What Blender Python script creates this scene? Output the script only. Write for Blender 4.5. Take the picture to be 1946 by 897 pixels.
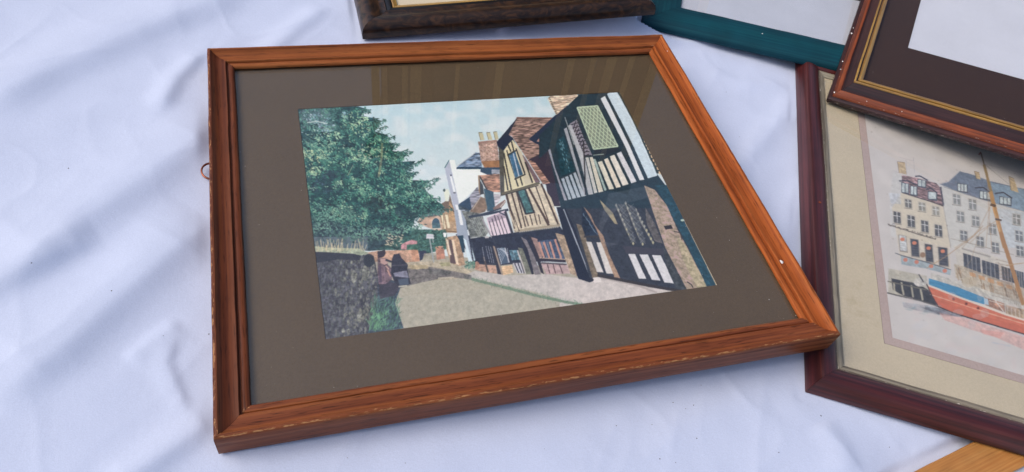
import bpy, math, random
import numpy as np
from mathutils import Matrix, Vector

for o in list(bpy.data.objects):
    bpy.data.objects.remove(o)
S = bpy.context.scene
COL = S.collection
R = math.radians

# ------------------------------------------------------------------ camera, sky, sun, exposure
CAM = np.array([0.03974064, -0.17967208, 0.41174198])
RC = np.array([[0.94907485, -0.25035202, 0.19126109],
               [-0.07919578, -0.77716701, -0.62429117],
               [0.30493436, 0.57735197, -0.75741649]])
FPX, PCX, PCY = 1391.72, 973.0, 448.5
cd = bpy.data.cameras.new('Camera')
cam = bpy.data.objects.new('Camera', cd)
COL.objects.link(cam)
S.camera = cam
rot = Matrix(RC.tolist()).transposed() @ Matrix(((1, 0, 0), (0, -1, 0), (0, 0, -1)))
cam.matrix_world = Matrix.Translation(CAM.tolist()) @ rot.to_4x4()
cd.sensor_width = 36.0
cd.lens = FPX / 1946 * 36.0
cd.clip_start = 0.01
cd.clip_end = 200.0

SUN_AZ, SUN_EL = R(-78), R(48)          # azimuth from +Y towards +X
world = bpy.data.worlds.new('World')
S.world = world
world.use_nodes = True
wn = world.node_tree
sky = wn.nodes.new('ShaderNodeTexSky')
sky.sky_type = 'NISHITA'
sky.sun_disc = False
sky.sun_elevation = SUN_EL
sky.sun_rotation = SUN_AZ
sky.air_density = 1.0
sky.dust_density = 4.0
sky.ozone_density = 1.0
bg = wn.nodes['Background']
bg.inputs['Strength'].default_value = 0.14
wn.links.new(sky.outputs[0], bg.inputs['Color'])
sl = bpy.data.lights.new('Sun', 'SUN')
sl.energy = 0.85
sl.angle = R(35)
sl.color = (1.0, 0.95, 0.9)
so = bpy.data.objects.new('Sun', sl)
COL.objects.link(so)
sd = Vector((math.sin(SUN_AZ) * math.cos(SUN_EL), math.cos(SUN_AZ) * math.cos(SUN_EL), math.sin(SUN_EL)))
so.rotation_euler = sd.to_track_quat('Z', 'Y').to_euler()
so.location = (-2, 1, 3)
S.view_settings.view_transform = 'Standard'
S.view_settings.look = 'None'
S.view_settings.gamma = 1
S.view_settings.exposure = 0.25
S.cycles.max_bounces = 8
S.cycles.diffuse_bounces = 3
S.cycles.glossy_bounces = 3
S.cycles.transparent_max_bounces = 8

# ------------------------------------------------------------------ helpers
rng = np.random.default_rng(7)


def at(x, y, z=0.0):
    """a point of the photograph on the horizontal plane at height z"""
    d = np.array([(x - PCX) / FPX, (y - PCY) / FPX, 1.0]) @ RC
    return CAM + d * ((z - CAM[2]) / d[2])


def s2l(c):
    c = np.asarray(c, float) / 255.0
    return np.where(c <= 0.04045, c / 12.92, ((c + 0.055) / 1.055) ** 2.4)


def lin(r, g, b):
    return tuple(float(v) for v in s2l((r, g, b))) + (1.0,)


def mesh(name, verts, faces, mat=None, parent=None, smooth=False, mi=None, loc=None, rz=None):
    me = bpy.data.meshes.new(name)
    me.from_pydata([tuple(map(float, v)) for v in verts], [], faces)
    if smooth:
        me.polygons.foreach_set('use_smooth', [True] * len(me.polygons))
    o = bpy.data.objects.new(name, me)
    COL.objects.link(o)
    for m in (mat if isinstance(mat, (list, tuple)) else [mat]):
        if m:
            me.materials.append(m)
    if mi is not None:
        me.polygons.foreach_set('material_index', mi)
    if parent:
        o.parent = parent
    if loc is not None:
        o.location = loc
    if rz is not None:
        o.rotation_euler = (0, 0, rz)
    return o


def thing(name, label, cat, P, M):
    o = bpy.data.objects.new(name, None)
    COL.objects.link(o)
    o.empty_display_size = 0.02
    m = Matrix([list(r) for r in M]).to_4x4()
    o.matrix_world = Matrix.Translation(P) @ m
    o['label'] = label
    o['category'] = cat
    return o


def box(name, x0, x1, y0, y1, z0, z1, mat, parent):
    v = [(x0, y0, z0), (x1, y0, z0), (x1, y1, z0), (x0, y1, z0), (x0, y0, z1), (x1, y0, z1), (x1, y1, z1), (x0, y1, z1)]
    f = [(0, 3, 2, 1), (4, 5, 6, 7), (0, 1, 5, 4), (1, 2, 6, 5), (2, 3, 7, 6), (3, 0, 4, 7)]
    return mesh(name, v, f, mat, parent)


def window_board(name, o, i, z0, z1, mat, parent):
    """a mount: board with a rectangular window, real thickness and a bevelled window edge"""
    x0, x1, y0, y1 = o
    a0, a1, b0, b1 = i
    bev = (z1 - z0)
    v = []
    for (X0, X1, Y0, Y1, z) in ((x0, x1, y0, y1, z1), (a0 - bev * .5, a1 + bev * .5, b0 - bev * .5, b1 + bev * .5, z1), (a0, a1, b0, b1, z0), (x0, x1, y0, y1, z0)):
        v += [(X0, Y0, z), (X1, Y0, z), (X1, Y1, z), (X0, Y1, z)]
    f = []
    for r in range(4):
        s = (r + 1) % 4
        for k in range(4):
            l = (k + 1) % 4
            f.append((4 * r + k, 4 * r + l, 4 * s + l, 4 * s + k))
    return mesh(name, v, f, mat, parent)


def rail(name, L, prof, mat, parent, loc, rz, seed, n=56, jit=0.00012, smooth=True, gap=0.00012, bow=0.0):
    """a mitred length of moulding. prof: list of (inset, height, wear); x runs along the rail"""
    rg = np.random.default_rng(seed)
    m = len(prof)
    ts = np.linspace(0, 1, n + 1)
    k = np.ones(5) / 5
    ja = np.convolve(rg.normal(0, jit * 2, n + 5), k, 'same')[2:n + 3]
    jb = np.convolve(rg.normal(0, jit * 2, n + 5), k, 'same')[2:n + 3]
    verts, wear = [], []
    for i, t in enumerate(ts):
        for (y, z, w) in prof:
            x = y + gap + t * (L - 2 * y - 2 * gap)
            e = 1.0 if 0 < i < n else 0.0
            g = min(1.0, z / 0.004) if z > 0 else 0
            verts.append((x, y + ja[i] * e * g, z + jb[i] * e * g + bow * math.sin(math.pi * t)))
            near = math.exp(-min(t, 1 - t) * L / 0.004)
            wear.append(max(w, 0.55 * near if w > 0 else 0.25 * near))
    faces = []
    for i in range(n):
        for j in range(m):
            jn = (j + 1) % m
            faces.append((i * m + j, i * m + jn, (i + 1) * m + jn, (i + 1) * m + j))
    faces.append(tuple(range(m - 1, -1, -1)))
    faces.append(tuple(n * m + j for j in range(m)))
    # loop direction: make normals point outwards
    o = mesh(name, verts, faces, mat, parent, smooth=False, loc=loc, rz=rz)
    me = o.data
    import bmesh
    bm = bmesh.new()
    bm.from_mesh(me)
    bmesh.ops.recalc_face_normals(bm, faces=bm.faces)
    bm.to_mesh(me)
    bm.free()
    at_ = me.attributes.new('wear', 'FLOAT', 'POINT')
    at_.data.foreach_set('value', wear)
    if smooth:
        sm = []
        for p in me.polygons:
            sm.append(p.loop_total == 4)
        me.polygons.foreach_set('use_smooth', sm)
        me.set_sharp_from_angle(angle=R(38))
    return o


def four_rails(name, W, H, prof, mat, parent, seed, z=0.0, **kw):
    out = []
    for k, (L, loc, rz) in enumerate(((W, (0, 0, z), 0), (H, (W, 0, z), R(90)), (W, (W, H, z), R(180)), (H, (0, H, z), R(270)))):
        m = mat[k] if isinstance(mat, (list, tuple)) else mat
        out.append(rail(name, L, prof, m, parent, loc, rz, seed + k, **kw))
    return out


# ------------------------------------------------------------------ materials
class NT:
    def __init__(s, name):
        s.m = bpy.data.materials.new(name)
        s.m.use_nodes = True
        s.t = s.m.node_tree
        s.p = s.t.nodes.get('Principled BSDF')
        s.out = s.t.nodes.get('Material Output')

    def n(s, typ, **kw):
        nd = s.t.nodes.new('ShaderNode' + typ)
        for k, v in kw.items():
            if k in nd.inputs:
                nd.inputs[k].default_value = v
            else:
                setattr(nd, k, v)
        return nd

    def l(s, a, b):
        s.t.links.new(a, b)

    def ramp(s, fac, stops, interp='LINEAR'):
        r = s.t.nodes.new('ShaderNodeValToRGB')
        r.color_ramp.interpolation = interp
        el = r.color_ramp.elements
        while len(el) < len(stops):
            el.new(0.5)
        for e, (p, c) in zip(el, stops):
            e.position = p
            e.color = c if len(c) == 4 else tuple(c) + (1,)
        s.l(fac, r.inputs[0])
        return r

    def mix(s, fac, a, b, bt='MIX'):
        m = s.t.nodes.new('ShaderNodeMix')
        m.data_type = 'RGBA'
        m.blend_type = bt
        for sock, v in ((m.inputs[0], fac), (m.inputs[6], a), (m.inputs[7], b)):
            if isinstance(v, (int, float)):
                sock.default_value = v
            elif isinstance(v, tuple):
                sock.default_value = v
            else:
                s.l(v, sock)
        return m.outputs[2]

    def math(s, op, a, b=None, c=None):
        m = s.t.nodes.new('ShaderNodeMath')
        m.operation = op
        for i, v in enumerate((a, b, c)):
            if v is None:
                continue
            if isinstance(v, (int, float)):
                m.inputs[i].default_value = v
            else:
                s.l(v, m.inputs[i])
        return m.outputs[0]

    def coords(s, scale, rnd=True):
        tc = s.n('TexCoord')
        mp = s.n('Mapping')
        mp.inputs['Scale'].default_value = scale
        src = tc.outputs['Object']
        if rnd:
            oi = s.n('ObjectInfo')
            cb = s.n('CombineXYZ')
            s.l(s.math('MULTIPLY', oi.outputs['Random'], 7.3), cb.inputs[0])
            s.l(s.math('MULTIPLY', oi.outputs['Random'], 3.1), cb.inputs[1])
            ad = s.n('VectorMath', operation='ADD')
            s.l(src, ad.inputs[0])
            s.l(cb.outputs[0], ad.inputs[1])
            src = ad.outputs[0]
        s.l(src, mp.inputs['Vector'])
        return mp.outputs[0]

    def noise(s, vec, scale, detail=4.0, rough=0.55, dist=0.0):
        n = s.n('TexNoise')
        n.inputs['Scale'].default_value = scale
        n.inputs['Detail'].default_value = detail
        n.inputs['Roughness'].default_value = rough
        n.inputs['Distortion'].default_value = dist
        s.l(vec, n.inputs['Vector'])
        return n.outputs['Fac']

    def bump(s, h, strength, dist):
        b = s.n('Bump')
        b.inputs['Strength'].default_value = strength
        b.inputs['Distance'].default_value = dist
        s.l(h, b.inputs['Height'])
        s.l(b.outputs[0], s.p.inputs['Normal'])


def wood(name, light, mid, dark, chip, rough=0.42, coat=0.12, pore=0.6, wear_amt=1.0, band=1.0, spec=0.4, grain=(5, 330, 330), swirl=0.4):
    t = NT(name)
    v1 = t.coords(grain)
    v2 = t.coords((75, 1000, 1000))
    v3 = t.coords((60, 60, 60))
    broad = t.noise(v1, 1.0, 3, 0.6, swirl)
    fine = t.noise(v2, 1.0, 2, 0.6, 0.0)
    col = t.ramp(broad, [(0.34, dark), (0.5, mid), (0.66, light)]).outputs[0]
    streak = t.ramp(fine, [(0.30, (1 - pore,) * 3), (0.42, (1, 1, 1)), (0.72, (1.06, 1.05, 1.03))]).outputs[0]
    col = t.mix(1.0, col, streak, 'MULTIPLY')
    oi = t.n('ObjectInfo')
    rv = t.ramp(oi.outputs['Random'], [(0.0, (0.80, 0.76, 0.76)), (1.0, (1.12, 1.14, 1.16))]).outputs[0]
    col = t.mix(0.7 * band, col, rv, 'MULTIPLY')
    blot = t.ramp(t.noise(v3, 0.6, 1), [(0.35, (0.82,) * 3), (0.62, (1.08,) * 3)]).outputs[0]
    col = t.mix(0.8 * band, col, blot, 'MULTIPLY')
    # worn edges and little knocks
    wa = t.n('Attribute', attribute_name='wear')
    vw = t.coords((220, 900, 900))
    wn_ = t.noise(vw, 1.0, 2, 0.65)
    wsum = t.math('MULTIPLY', wa.outputs['Fac'], wear_amt)
    thr = t.math('SUBTRACT', t.math('ADD', wsum, wn_), 1.13)
    wm = t.ramp(thr, [(0.0, (0, 0, 0)), (0.09, (1, 1, 1))]).outputs[0]
    vs = t.n('TexVoronoi')
    vs.inputs['Scale'].default_value = 110
    t.l(t.coords((1, 1, 1)), vs.inputs['Vector'])
    sp = t.math('LESS_THAN', vs.outputs['Distance'], 0.045)
    sr = t.n('SeparateColor')
    t.l(vs.outputs['Color'], sr.inputs[0])
    sp = t.math('MULTIPLY', sp, t.math('GREATER_THAN', sr.outputs[0], 0.955))
    wmf = t.math('MINIMUM', t.math('ADD', t.math('MULTIPLY', wm, 0.75), t.math('MULTIPLY', sp, 0.25)), 1.0)
    col = t.mix(wmf, col, chip)
    t.l(col, t.p.inputs['Base Color'])
    rr = t.ramp(broad, [(0.3, (rough + 0.1,) * 3), (0.7, (rough - 0.06,) * 3)]).outputs[0]
    t.l(rr, t.p.inputs['Roughness'])
    t.p.inputs['Coat Weight'].default_value = coat
    t.p.inputs['Coat Roughness'].default_value = 0.3
    t.p.inputs['Specular IOR Level'].default_value = spec
    hh = t.math('ADD', fine, t.math('MULTIPLY', wm, -1.2))
    t.bump(hh, 0.35, 0.00025)
    return t.m


def paper(name, col, var=0.06, rough=0.85, blot=None, blot_amt=0.0, grain=900):
    t = NT(name)
    v = t.coords((1, 1, 1), rnd=False)
    a = t.noise(v, grain, 3, 0.6)
    b = t.noise(v, 14, 4, 0.6)
    lo = tuple(c * (1 - var * 2.2) for c in col[:3])
    hi = tuple(min(1, c * (1 + var * 2.2)) for c in col[:3])
    c = t.ramp(a, [(0.3, lo), (0.7, hi)]).outputs[0]
    c = t.mix(0.5, c, t.ramp(b, [(0.35, (0.9,) * 3), (0.65, (1.06,) * 3)]).outputs[0], 'MULTIPLY')
    if blot:
        k = t.ramp(t.noise(v, 38, 4, 0.6), [(0.58, (0, 0, 0)), (0.78, (1, 1, 1))]).outputs[0]
        c = t.mix(t.math('MULTIPLY', k, blot_amt), c, blot)
    t.l(c, t.p.inputs['Base Color'])
    t.p.inputs['Roughness'].default_value = rough
    t.p.inputs['Specular IOR Level'].default_value = 0.25
    return t.m


def glass(name, dust=1.0, tint=(0.995, 0.998, 0.995, 1), r0=0.047):
    """clear picture glass: Fresnel reflection over a clear body"""
    t = NT(name)
    t.t.nodes.remove(t.p)
    lw = t.n('LayerWeight')
    lw.inputs['Blend'].default_value = 0.5
    frs = t.math('ADD', t.math('MULTIPLY', t.math('POWER', lw.outputs['Facing'], 5.0), 1 - r0), r0)
    tr = t.n('BsdfTransparent')
    tr.inputs['Color'].default_value = tint
    gl = t.n('BsdfGlossy')
    gl.inputs['Roughness'].default_value = 0.015
    m1 = t.n('MixShader')
    t.l(frs, m1.inputs[0])
    t.l(tr.outputs[0], m1.inputs[1])
    t.l(gl.outputs[0], m1.inputs[2])
    t.l(m1.outputs[0], t.out.inputs['Surface'])
    return t.m


def plain(name, col, rough=0.5, metal=0.0, var=0.15, scale=300, spec=0.4):
    t = NT(name)
    v = t.coords((1, 1, 1))
    c = t.ramp(t.noise(v, scale, 4), [(0.3, tuple(x * (1 - var) for x in col[:3])), (0.7, tuple(min(1, x * (1 + var)) for x in col[:3]))]).outputs[0]
    t.l(c, t.p.inputs['Base Color'])
    t.p.inputs['Roughness'].default_value = rough
    t.p.inputs['Metallic'].default_value = metal
    t.p.inputs['Specular IOR Level'].default_value = spec
    return t.m


def print_mat(name, rough=0.55):
    t = NT(name)
    a = t.n('Attribute', attribute_name='ink')
    t.l(a.outputs['Color'], t.p.inputs['Base Color'])
    t.p.inputs['Roughness'].default_value = rough
    t.p.inputs['Specular IOR Level'].default_value = 0.2
    return t.m


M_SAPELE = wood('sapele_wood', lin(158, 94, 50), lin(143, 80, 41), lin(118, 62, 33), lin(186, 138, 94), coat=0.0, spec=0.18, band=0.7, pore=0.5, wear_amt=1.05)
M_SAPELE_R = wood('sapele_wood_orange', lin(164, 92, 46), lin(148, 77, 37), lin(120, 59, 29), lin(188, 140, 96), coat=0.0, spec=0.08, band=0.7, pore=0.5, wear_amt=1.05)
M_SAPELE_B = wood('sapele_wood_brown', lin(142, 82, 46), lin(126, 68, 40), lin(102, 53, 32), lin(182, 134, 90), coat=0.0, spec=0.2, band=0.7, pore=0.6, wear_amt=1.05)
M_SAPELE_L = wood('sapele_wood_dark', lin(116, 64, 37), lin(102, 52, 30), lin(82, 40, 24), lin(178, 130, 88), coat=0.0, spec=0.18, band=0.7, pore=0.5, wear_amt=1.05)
M_BURG = wood('burgundy_stained_wood', lin(84, 36, 34), lin(68, 27, 27), lin(46, 18, 20), lin(150, 90, 70), rough=0.36, coat=0.25, pore=0.22, wear_amt=0.8)
M_BURL = wood('dark_burl_veneer', lin(70, 47, 30), lin(44, 29, 20), lin(20, 13, 12), lin(110, 85, 60), rough=0.34, coat=0.25, pore=0.2, wear_amt=0.4, spec=0.25, grain=(70, 110, 110), swirl=1.6)
M_GREEN = wood('green_painted_wood', lin(8, 68, 78), lin(7, 60, 72), lin(6, 53, 66), lin(110, 150, 145), rough=0.6, coat=0.0, pore=0.14, wear_amt=0.6, spec=0.2)
M_MAHOG = wood('mahogany_wood', lin(148, 78, 40), lin(122, 58, 30), lin(78, 36, 24), lin(205, 190, 180), rough=0.42, pore=0.35, wear_amt=0.9)
M_DKMAH = wood('dark_mahogany_wood', lin(66, 38, 36), lin(50, 28, 30), lin(32, 18, 22), lin(190, 175, 168), rough=0.4, pore=0.3, wear_amt=1.0)
M_PINE = wood('pale_oak_wood', lin(212, 158, 90), lin(200, 142, 76), lin(186, 124, 62), lin(215, 170, 110), rough=0.45, pore=0.16, wear_amt=0.4)
M_GILT = wood('gilt_slip', lin(176, 138, 66), lin(150, 112, 48), lin(104, 74, 32), lin(90, 60, 40), rough=0.38, pore=0.3, wear_amt=0.5, spec=0.8)
M_LINER = wood('grey_worn_liner', lin(168, 160, 140), lin(146, 138, 120), lin(104, 96, 82), lin(214, 208, 196), rough=0.6, coat=0, pore=0.3, wear_amt=1.0)
M_BLACK = plain('black_lacquer', lin(22, 20, 22), 0.3)
M_COPPER = plain('copper_wire', lin(150, 90, 70), 0.35, 0.9)
M_BACK = plain('brown_backing_board', lin(120, 95, 70), 0.9)
M_DUST = plain('grey_dust', lin(176, 172, 166), 0.9)
M_FLAKE = plain('white_flake', lin(225, 222, 218), 0.8)
M_CRUMB = plain('dark_crumb', lin(60, 56, 60), 0.9)
M_GLASS = glass('picture_glass', 1.0)
M_GLASS2 = glass('dusty_glass', 0.5)
M_GLASS3 = glass('low_glare_glass', 0.5, r0=0.02)
M_MOUNT = paper('brown_mount_board', lin(93, 77, 57), 0.05)
M_CREAM = paper('cream_mount_board', lin(200, 187, 162), 0.03, blot=lin(168, 152, 118), blot_amt=0.6)
M_PINKBAND = paper('pink_wash_line', lin(184, 165, 157), 0.04)
M_DKMOUNT = paper('dark_brown_mount', lin(54, 35, 27), 0.10)
M_WHITE = paper('white_paper', lin(196, 199, 210), 0.015)
M_PRINT = print_mat('colour_photograph_print', 0.45)
M_WATER = print_mat('watercolour_print', 0.8)


def cloth_mat():
    t = NT('white_cotton_cloth')
    v = t.coords((1, 1, 1), rnd=False)
    c = t.ramp(t.noise(v, 30, 2, 0.6), [(0.3, lin(198, 207, 229)), (0.7, lin(202, 211, 233))]).outputs[0]
    f = t.ramp(t.noise(v, 1400, 2, 0.6), [(0.3, (0.93,) * 3), (0.7, (1.03,) * 3)]).outputs[0]
    c = t.mix(1.0, c, f, 'MULTIPLY')
    t.l(c, t.p.inputs['Base Color'])
    t.p.inputs['Roughness'].default_value = 0.95
    t.p.inputs['Specular IOR Level'].default_value = 0.1
    t.p.inputs['Sheen Weight'].default_value = 0.15
    h = t.noise(v, 220, 4, 0.75)
    t.bump(h, 0.3, 0.0008)
    return t.m


M_CLOTH = cloth_mat()

# ------------------------------------------------------------------ the white cloth
def frame_plane(P, M):
    return np.array(P), np.array(M)


FR = {
    'burg': ([0.37764, -0.02204, 0.0], [[0.881224, 0.471409, -0.034899], [-0.471697, 0.881761, 0.0], [0.030773, 0.016462, 0.999391]]),
    'green': ([0.40945, 0.38678, 0.002], [[0.882673, 0.461836, -0.087156], [-0.4636, 0.886045, 0.0], [0.077224, 0.040405, 0.996195]]),
    'dark': ([0.12653, 0.36681, 0.0], [[0.993837, 0.037088, -0.104465], [-0.033626, 0.998832, 0.034709], [0.105631, -0.030982, 0.993923]]),
    'gold': ([0.55692, 0.25359, 0.023], [[0.745289, 0.627694, -0.224821], [-0.649794, 0.759349, -0.034006], [0.149372, 0.171432, 0.973807]]),
    'yel': ([0.42411, -0.08836, 0.001], [[0.985566, -0.168389, -0.017452], [0.168415, 0.985716, 0.0], [0.017203, -0.002939, 0.999848]]),
}

# folds: (photo points along the crest, height, width on the lit side, width on the far side)
FOLDS = [
    ([(480, -40), (400, 2), (200, 85), (30, 165), (-120, 230)], 0.0062, 0.034, 0.016),
    ([(440, 225), (391, 258), (250, 358), (125, 442), (-20, 540)], 0.0068, 0.036, 0.017),
    ([(400, 418), (359, 450), (209, 580), (115, 664), (-30, 762)], 0.0068, 0.034, 0.016),
    ([(190, 450), (120, 480), (0, 536), (-80, 570)], 0.0040, 0.018, 0.010),
    ([(388, 95), (335, 150), (300, 215)], 0.0035, 0.012, 0.008),
    ([(420, 785), (279, 884), (200, 940)], 0.0040, 0.014, 0.009),
    ([(330, 640), (316, 690), (340, 745), (356, 785)], 0.0016, 0.008, 0.003),
    ([(240, 690), (300, 640), (345, 610)], 0.0018, 0.009, 0.006),
    ([(1530, 180), (1460, 250), (1400, 320), (1370, 380)], 0.0028, 0.012, 0.010),
    ([(1540, 340), (1500, 400), (1480, 470)], 0.0026, 0.010, 0.009),
    ([(1330, 130), (1400, 160), (1500, 175)], 0.0020, 0.014, 0.010),
    ([(946, 70), (952, 62), (960, 56)], 0.0030, 0.004, 0.004),
    ([(620, 10), (560, 55), (500, 110)], 0.0030, 0.014, 0.010),
    ([(1220, 860), (1330, 790), (1450, 740)], 0.0016, 0.016, 0.012),
    ([(1560, 800), (1600, 850), (1620, 900)], 0.0018, 0.010, 0.008),
    ([(700, 860), (900, 840), (1100, 830)], 0.0010, 0.016, 0.014),
]


def smoothstep(a, b, x):
    t = np.clip((x - a) / (b - a), 0, 1)
    return t * t * (3 - 2 * t)


def vnoise(X, Y, scale, seed):
    g = np.random.default_rng(seed).random((64, 64))
    x, y = X * scale, Y * scale
    xi, yi = np.floor(x).astype(int), np.floor(y).astype(int)
    fx, fy = x - xi, y - yi
    fx, fy = fx * fx * (3 - 2 * fx), fy * fy * (3 - 2 * fy)
    a = g[yi % 64, xi % 64]; b = g[yi % 64, (xi + 1) % 64]
    c = g[(yi + 1) % 64, xi % 64]; d = g[(yi + 1) % 64, (xi + 1) % 64]
    return (a * (1 - fx) + b * fx) * (1 - fy) + (c * (1 - fx) + d * fx) * fy


def cloth_height(X, Y):
    z = np.full(X.shape, -0.0012)
    # the ground under the cloth climbs gently to the right and dips at the near right
    z += 0.031 * np.clip(X - 0.40, 0, 0.5) * smoothstep(0.02, 0.25, Y + 0.15 * (X - 0.4))
    z += 0.04 * np.clip(X - 0.42, 0, 0.4) * smoothstep(0.30, 0.40, Y)
    z += 0.09 * np.clip(X - 0.14, 0, 0.26) * smoothstep(0.35, 0.40, Y)
    z -= 0.0065 * smoothstep(0.36, 0.43, X - 0.3 * (Y + 0.1)) * (1 - smoothstep(-0.07, -0.02, Y + 0.45 * (X - 0.40)))
    for pts, amp, wl, wr in FOLDS:
        P = np.array([at(*p)[:2] for p in pts])
        best = np.full(X.shape, 9.0); sign = np.ones(X.shape); tt = np.zeros(X.shape)
        seg = np.linalg.norm(np.diff(P, axis=0), axis=1); cum = np.r_[0, np.cumsum(seg)]
        for i in range(len(P) - 1):
            d = P[i + 1] - P[i]; L2 = d @ d
            t = np.clip(((X - P[i, 0]) * d[0] + (Y - P[i, 1]) * d[1]) / L2, 0, 1)
            ex = X - (P[i, 0] + t * d[0]); ey = Y - (P[i, 1] + t * d[1])
            dist = np.hypot(ex, ey)
            s = np.sign(d[0] * (Y - P[i, 1]) - d[1] * (X - P[i, 0]))
            m = dist < best
            best = np.where(m, dist, best); sign = np.where(m, s, sign)
            tt = np.where(m, (cum[i] + t * seg[i]) / cum[-1], tt)
        # crests run down-left in the picture: the far (upper-left) side is the lit, gentle one
        w = np.where(sign > 0, wr, wl) * (0.8 + 0.5 * vnoise(X, Y, 14, 11))
        endf = np.minimum(1, np.minimum(tt, 1 - tt) * 5 + 0.15)
        z = z + amp * endf * np.exp(-(best / w) ** 2 * 0.5 * 2)
    z = z + 0.0014 * (vnoise(X * 0.8 + Y * 0.9, Y * 0.35 - X * 0.3, 17, 3) - 0.5) + 0.0005 * (vnoise(X + Y, Y - X, 33, 5) - 0.5)
    # creases: ridged wrinkles drawn out along the lie of the folds
    A_ = X * 0.62 + Y * 0.78
    C_ = -X * 0.78 + Y * 0.62
    wob = 0.03 * (vnoise(X, Y, 9, 51) - 0.5) + 0.008 * (vnoise(X, Y, 31, 52) - 0.5)
    r1 = 1 - np.abs(2 * vnoise(A_ * 6.0 + 3, (C_ + wob) * 26 + 7, 1, 53) - 1)
    r2 = 1 - np.abs(2 * vnoise(A_ * 11.0 + 9, (C_ + wob) * 58 + 5, 1, 54) - 1)
    r3 = 1 - np.abs(2 * vnoise((A_ * 0.6 + C_ * 0.8) * 24 + 2, (C_ * 0.6 - A_ * 0.8 + wob) * 30 + 1, 1, 55) - 1)
    z = z + 0.00045 * r1 ** 3 + 0.0003 * r2 ** 3 * vnoise(X, Y, 8, 56) + 0.0007 * r3 ** 5 * vnoise(X, Y, 7, 57)
    # flattened where things lie on it
    main = smoothstep(-0.012, 0.004, X) * smoothstep(-0.010, 0.004, Y) * (1 - smoothstep(0.33, 0.345, Y)) * (1 - smoothstep(0.37, 0.41, X))
    z = np.where(main > 0, z * (1 - main) + np.minimum(z, -0.0006 + 0.03 * np.clip(X, 0, 1)) * main, z)
    for k, u0, u1, v0, v1, off in (('burg', -0.004, 0.46, -0.004, 0.41, 0.0), ('green', -0.003, 0.40, -0.003, 0.3, -0.001), ('dark', -0.003, 0.29, -0.003, 0.3, 0.0), ('yel', -0.09, 0.26, -0.25, 0.004, -0.0084)):
        P, Mx = frame_plane(*FR[k])
        n = Mx[:, 2]
        pz = P[2] + off - (n[0] * (X - P[0]) + n[1] * (Y - P[1])) / n[2]
        U = (X - P[0]) * Mx[0, 0] + (Y - P[1]) * Mx[1, 0]
        V = (X - P[0]) * Mx[0, 1] + (Y - P[1]) * Mx[1, 1]
        e = 0.006
        ins = smoothstep(u0 - e, u0, U) * (1 - smoothstep(u1, u1 + e, U)) * smoothstep(v0 - e, v0, V) * (1 - smoothstep(v1, v1 + e, V))
        tgt = np.minimum(z, pz - 0.0006)
        z = z * (1 - ins) + tgt * ins
    return z


nx, ny = 820, 560
gx = np.linspace(-0.32, 1.22, nx)
gy = np.linspace(-0.26, 0.74, ny)
GX, GY = np.meshgrid(gx, gy)
GZ = cloth_height(GX, GY)


def grid_mesh(name, V, w, h, mat, parent=None, smooth=True):
    me = bpy.data.meshes.new(name)
    idx = np.arange(w * h).reshape(h, w)
    q = np.stack([idx[:-1, :-1], idx[:-1, 1:], idx[1:, 1:], idx[1:, :-1]], -1).reshape(-1, 4)
    me.vertices.add(w * h)
    me.vertices.foreach_set('co', V.astype(np.float32).ravel())
    me.loops.add(q.size)
    me.loops.foreach_set('vertex_index', q.astype(np.int32).ravel())
    me.polygons.add(len(q))
    me.polygons.foreach_set('loop_start', np.arange(0, q.size, 4, dtype=np.int32))
    me.polygons.foreach_set('loop_total', np.full(len(q), 4, dtype=np.int32))
    me.update(calc_edges=True)
    me.polygons.foreach_set('use_smooth', np.full(len(q), smooth))
    me.materials.append(mat)
    o = bpy.data.objects.new(name, me)
    COL.objects.link(o)
    if parent:
        o.parent = parent
    return o


cloth = grid_mesh('white_cloth', np.stack([GX, GY, GZ], -1).reshape(-1, 3), nx, ny, M_CLOTH)
cloth['kind'] = 'structure'

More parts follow.
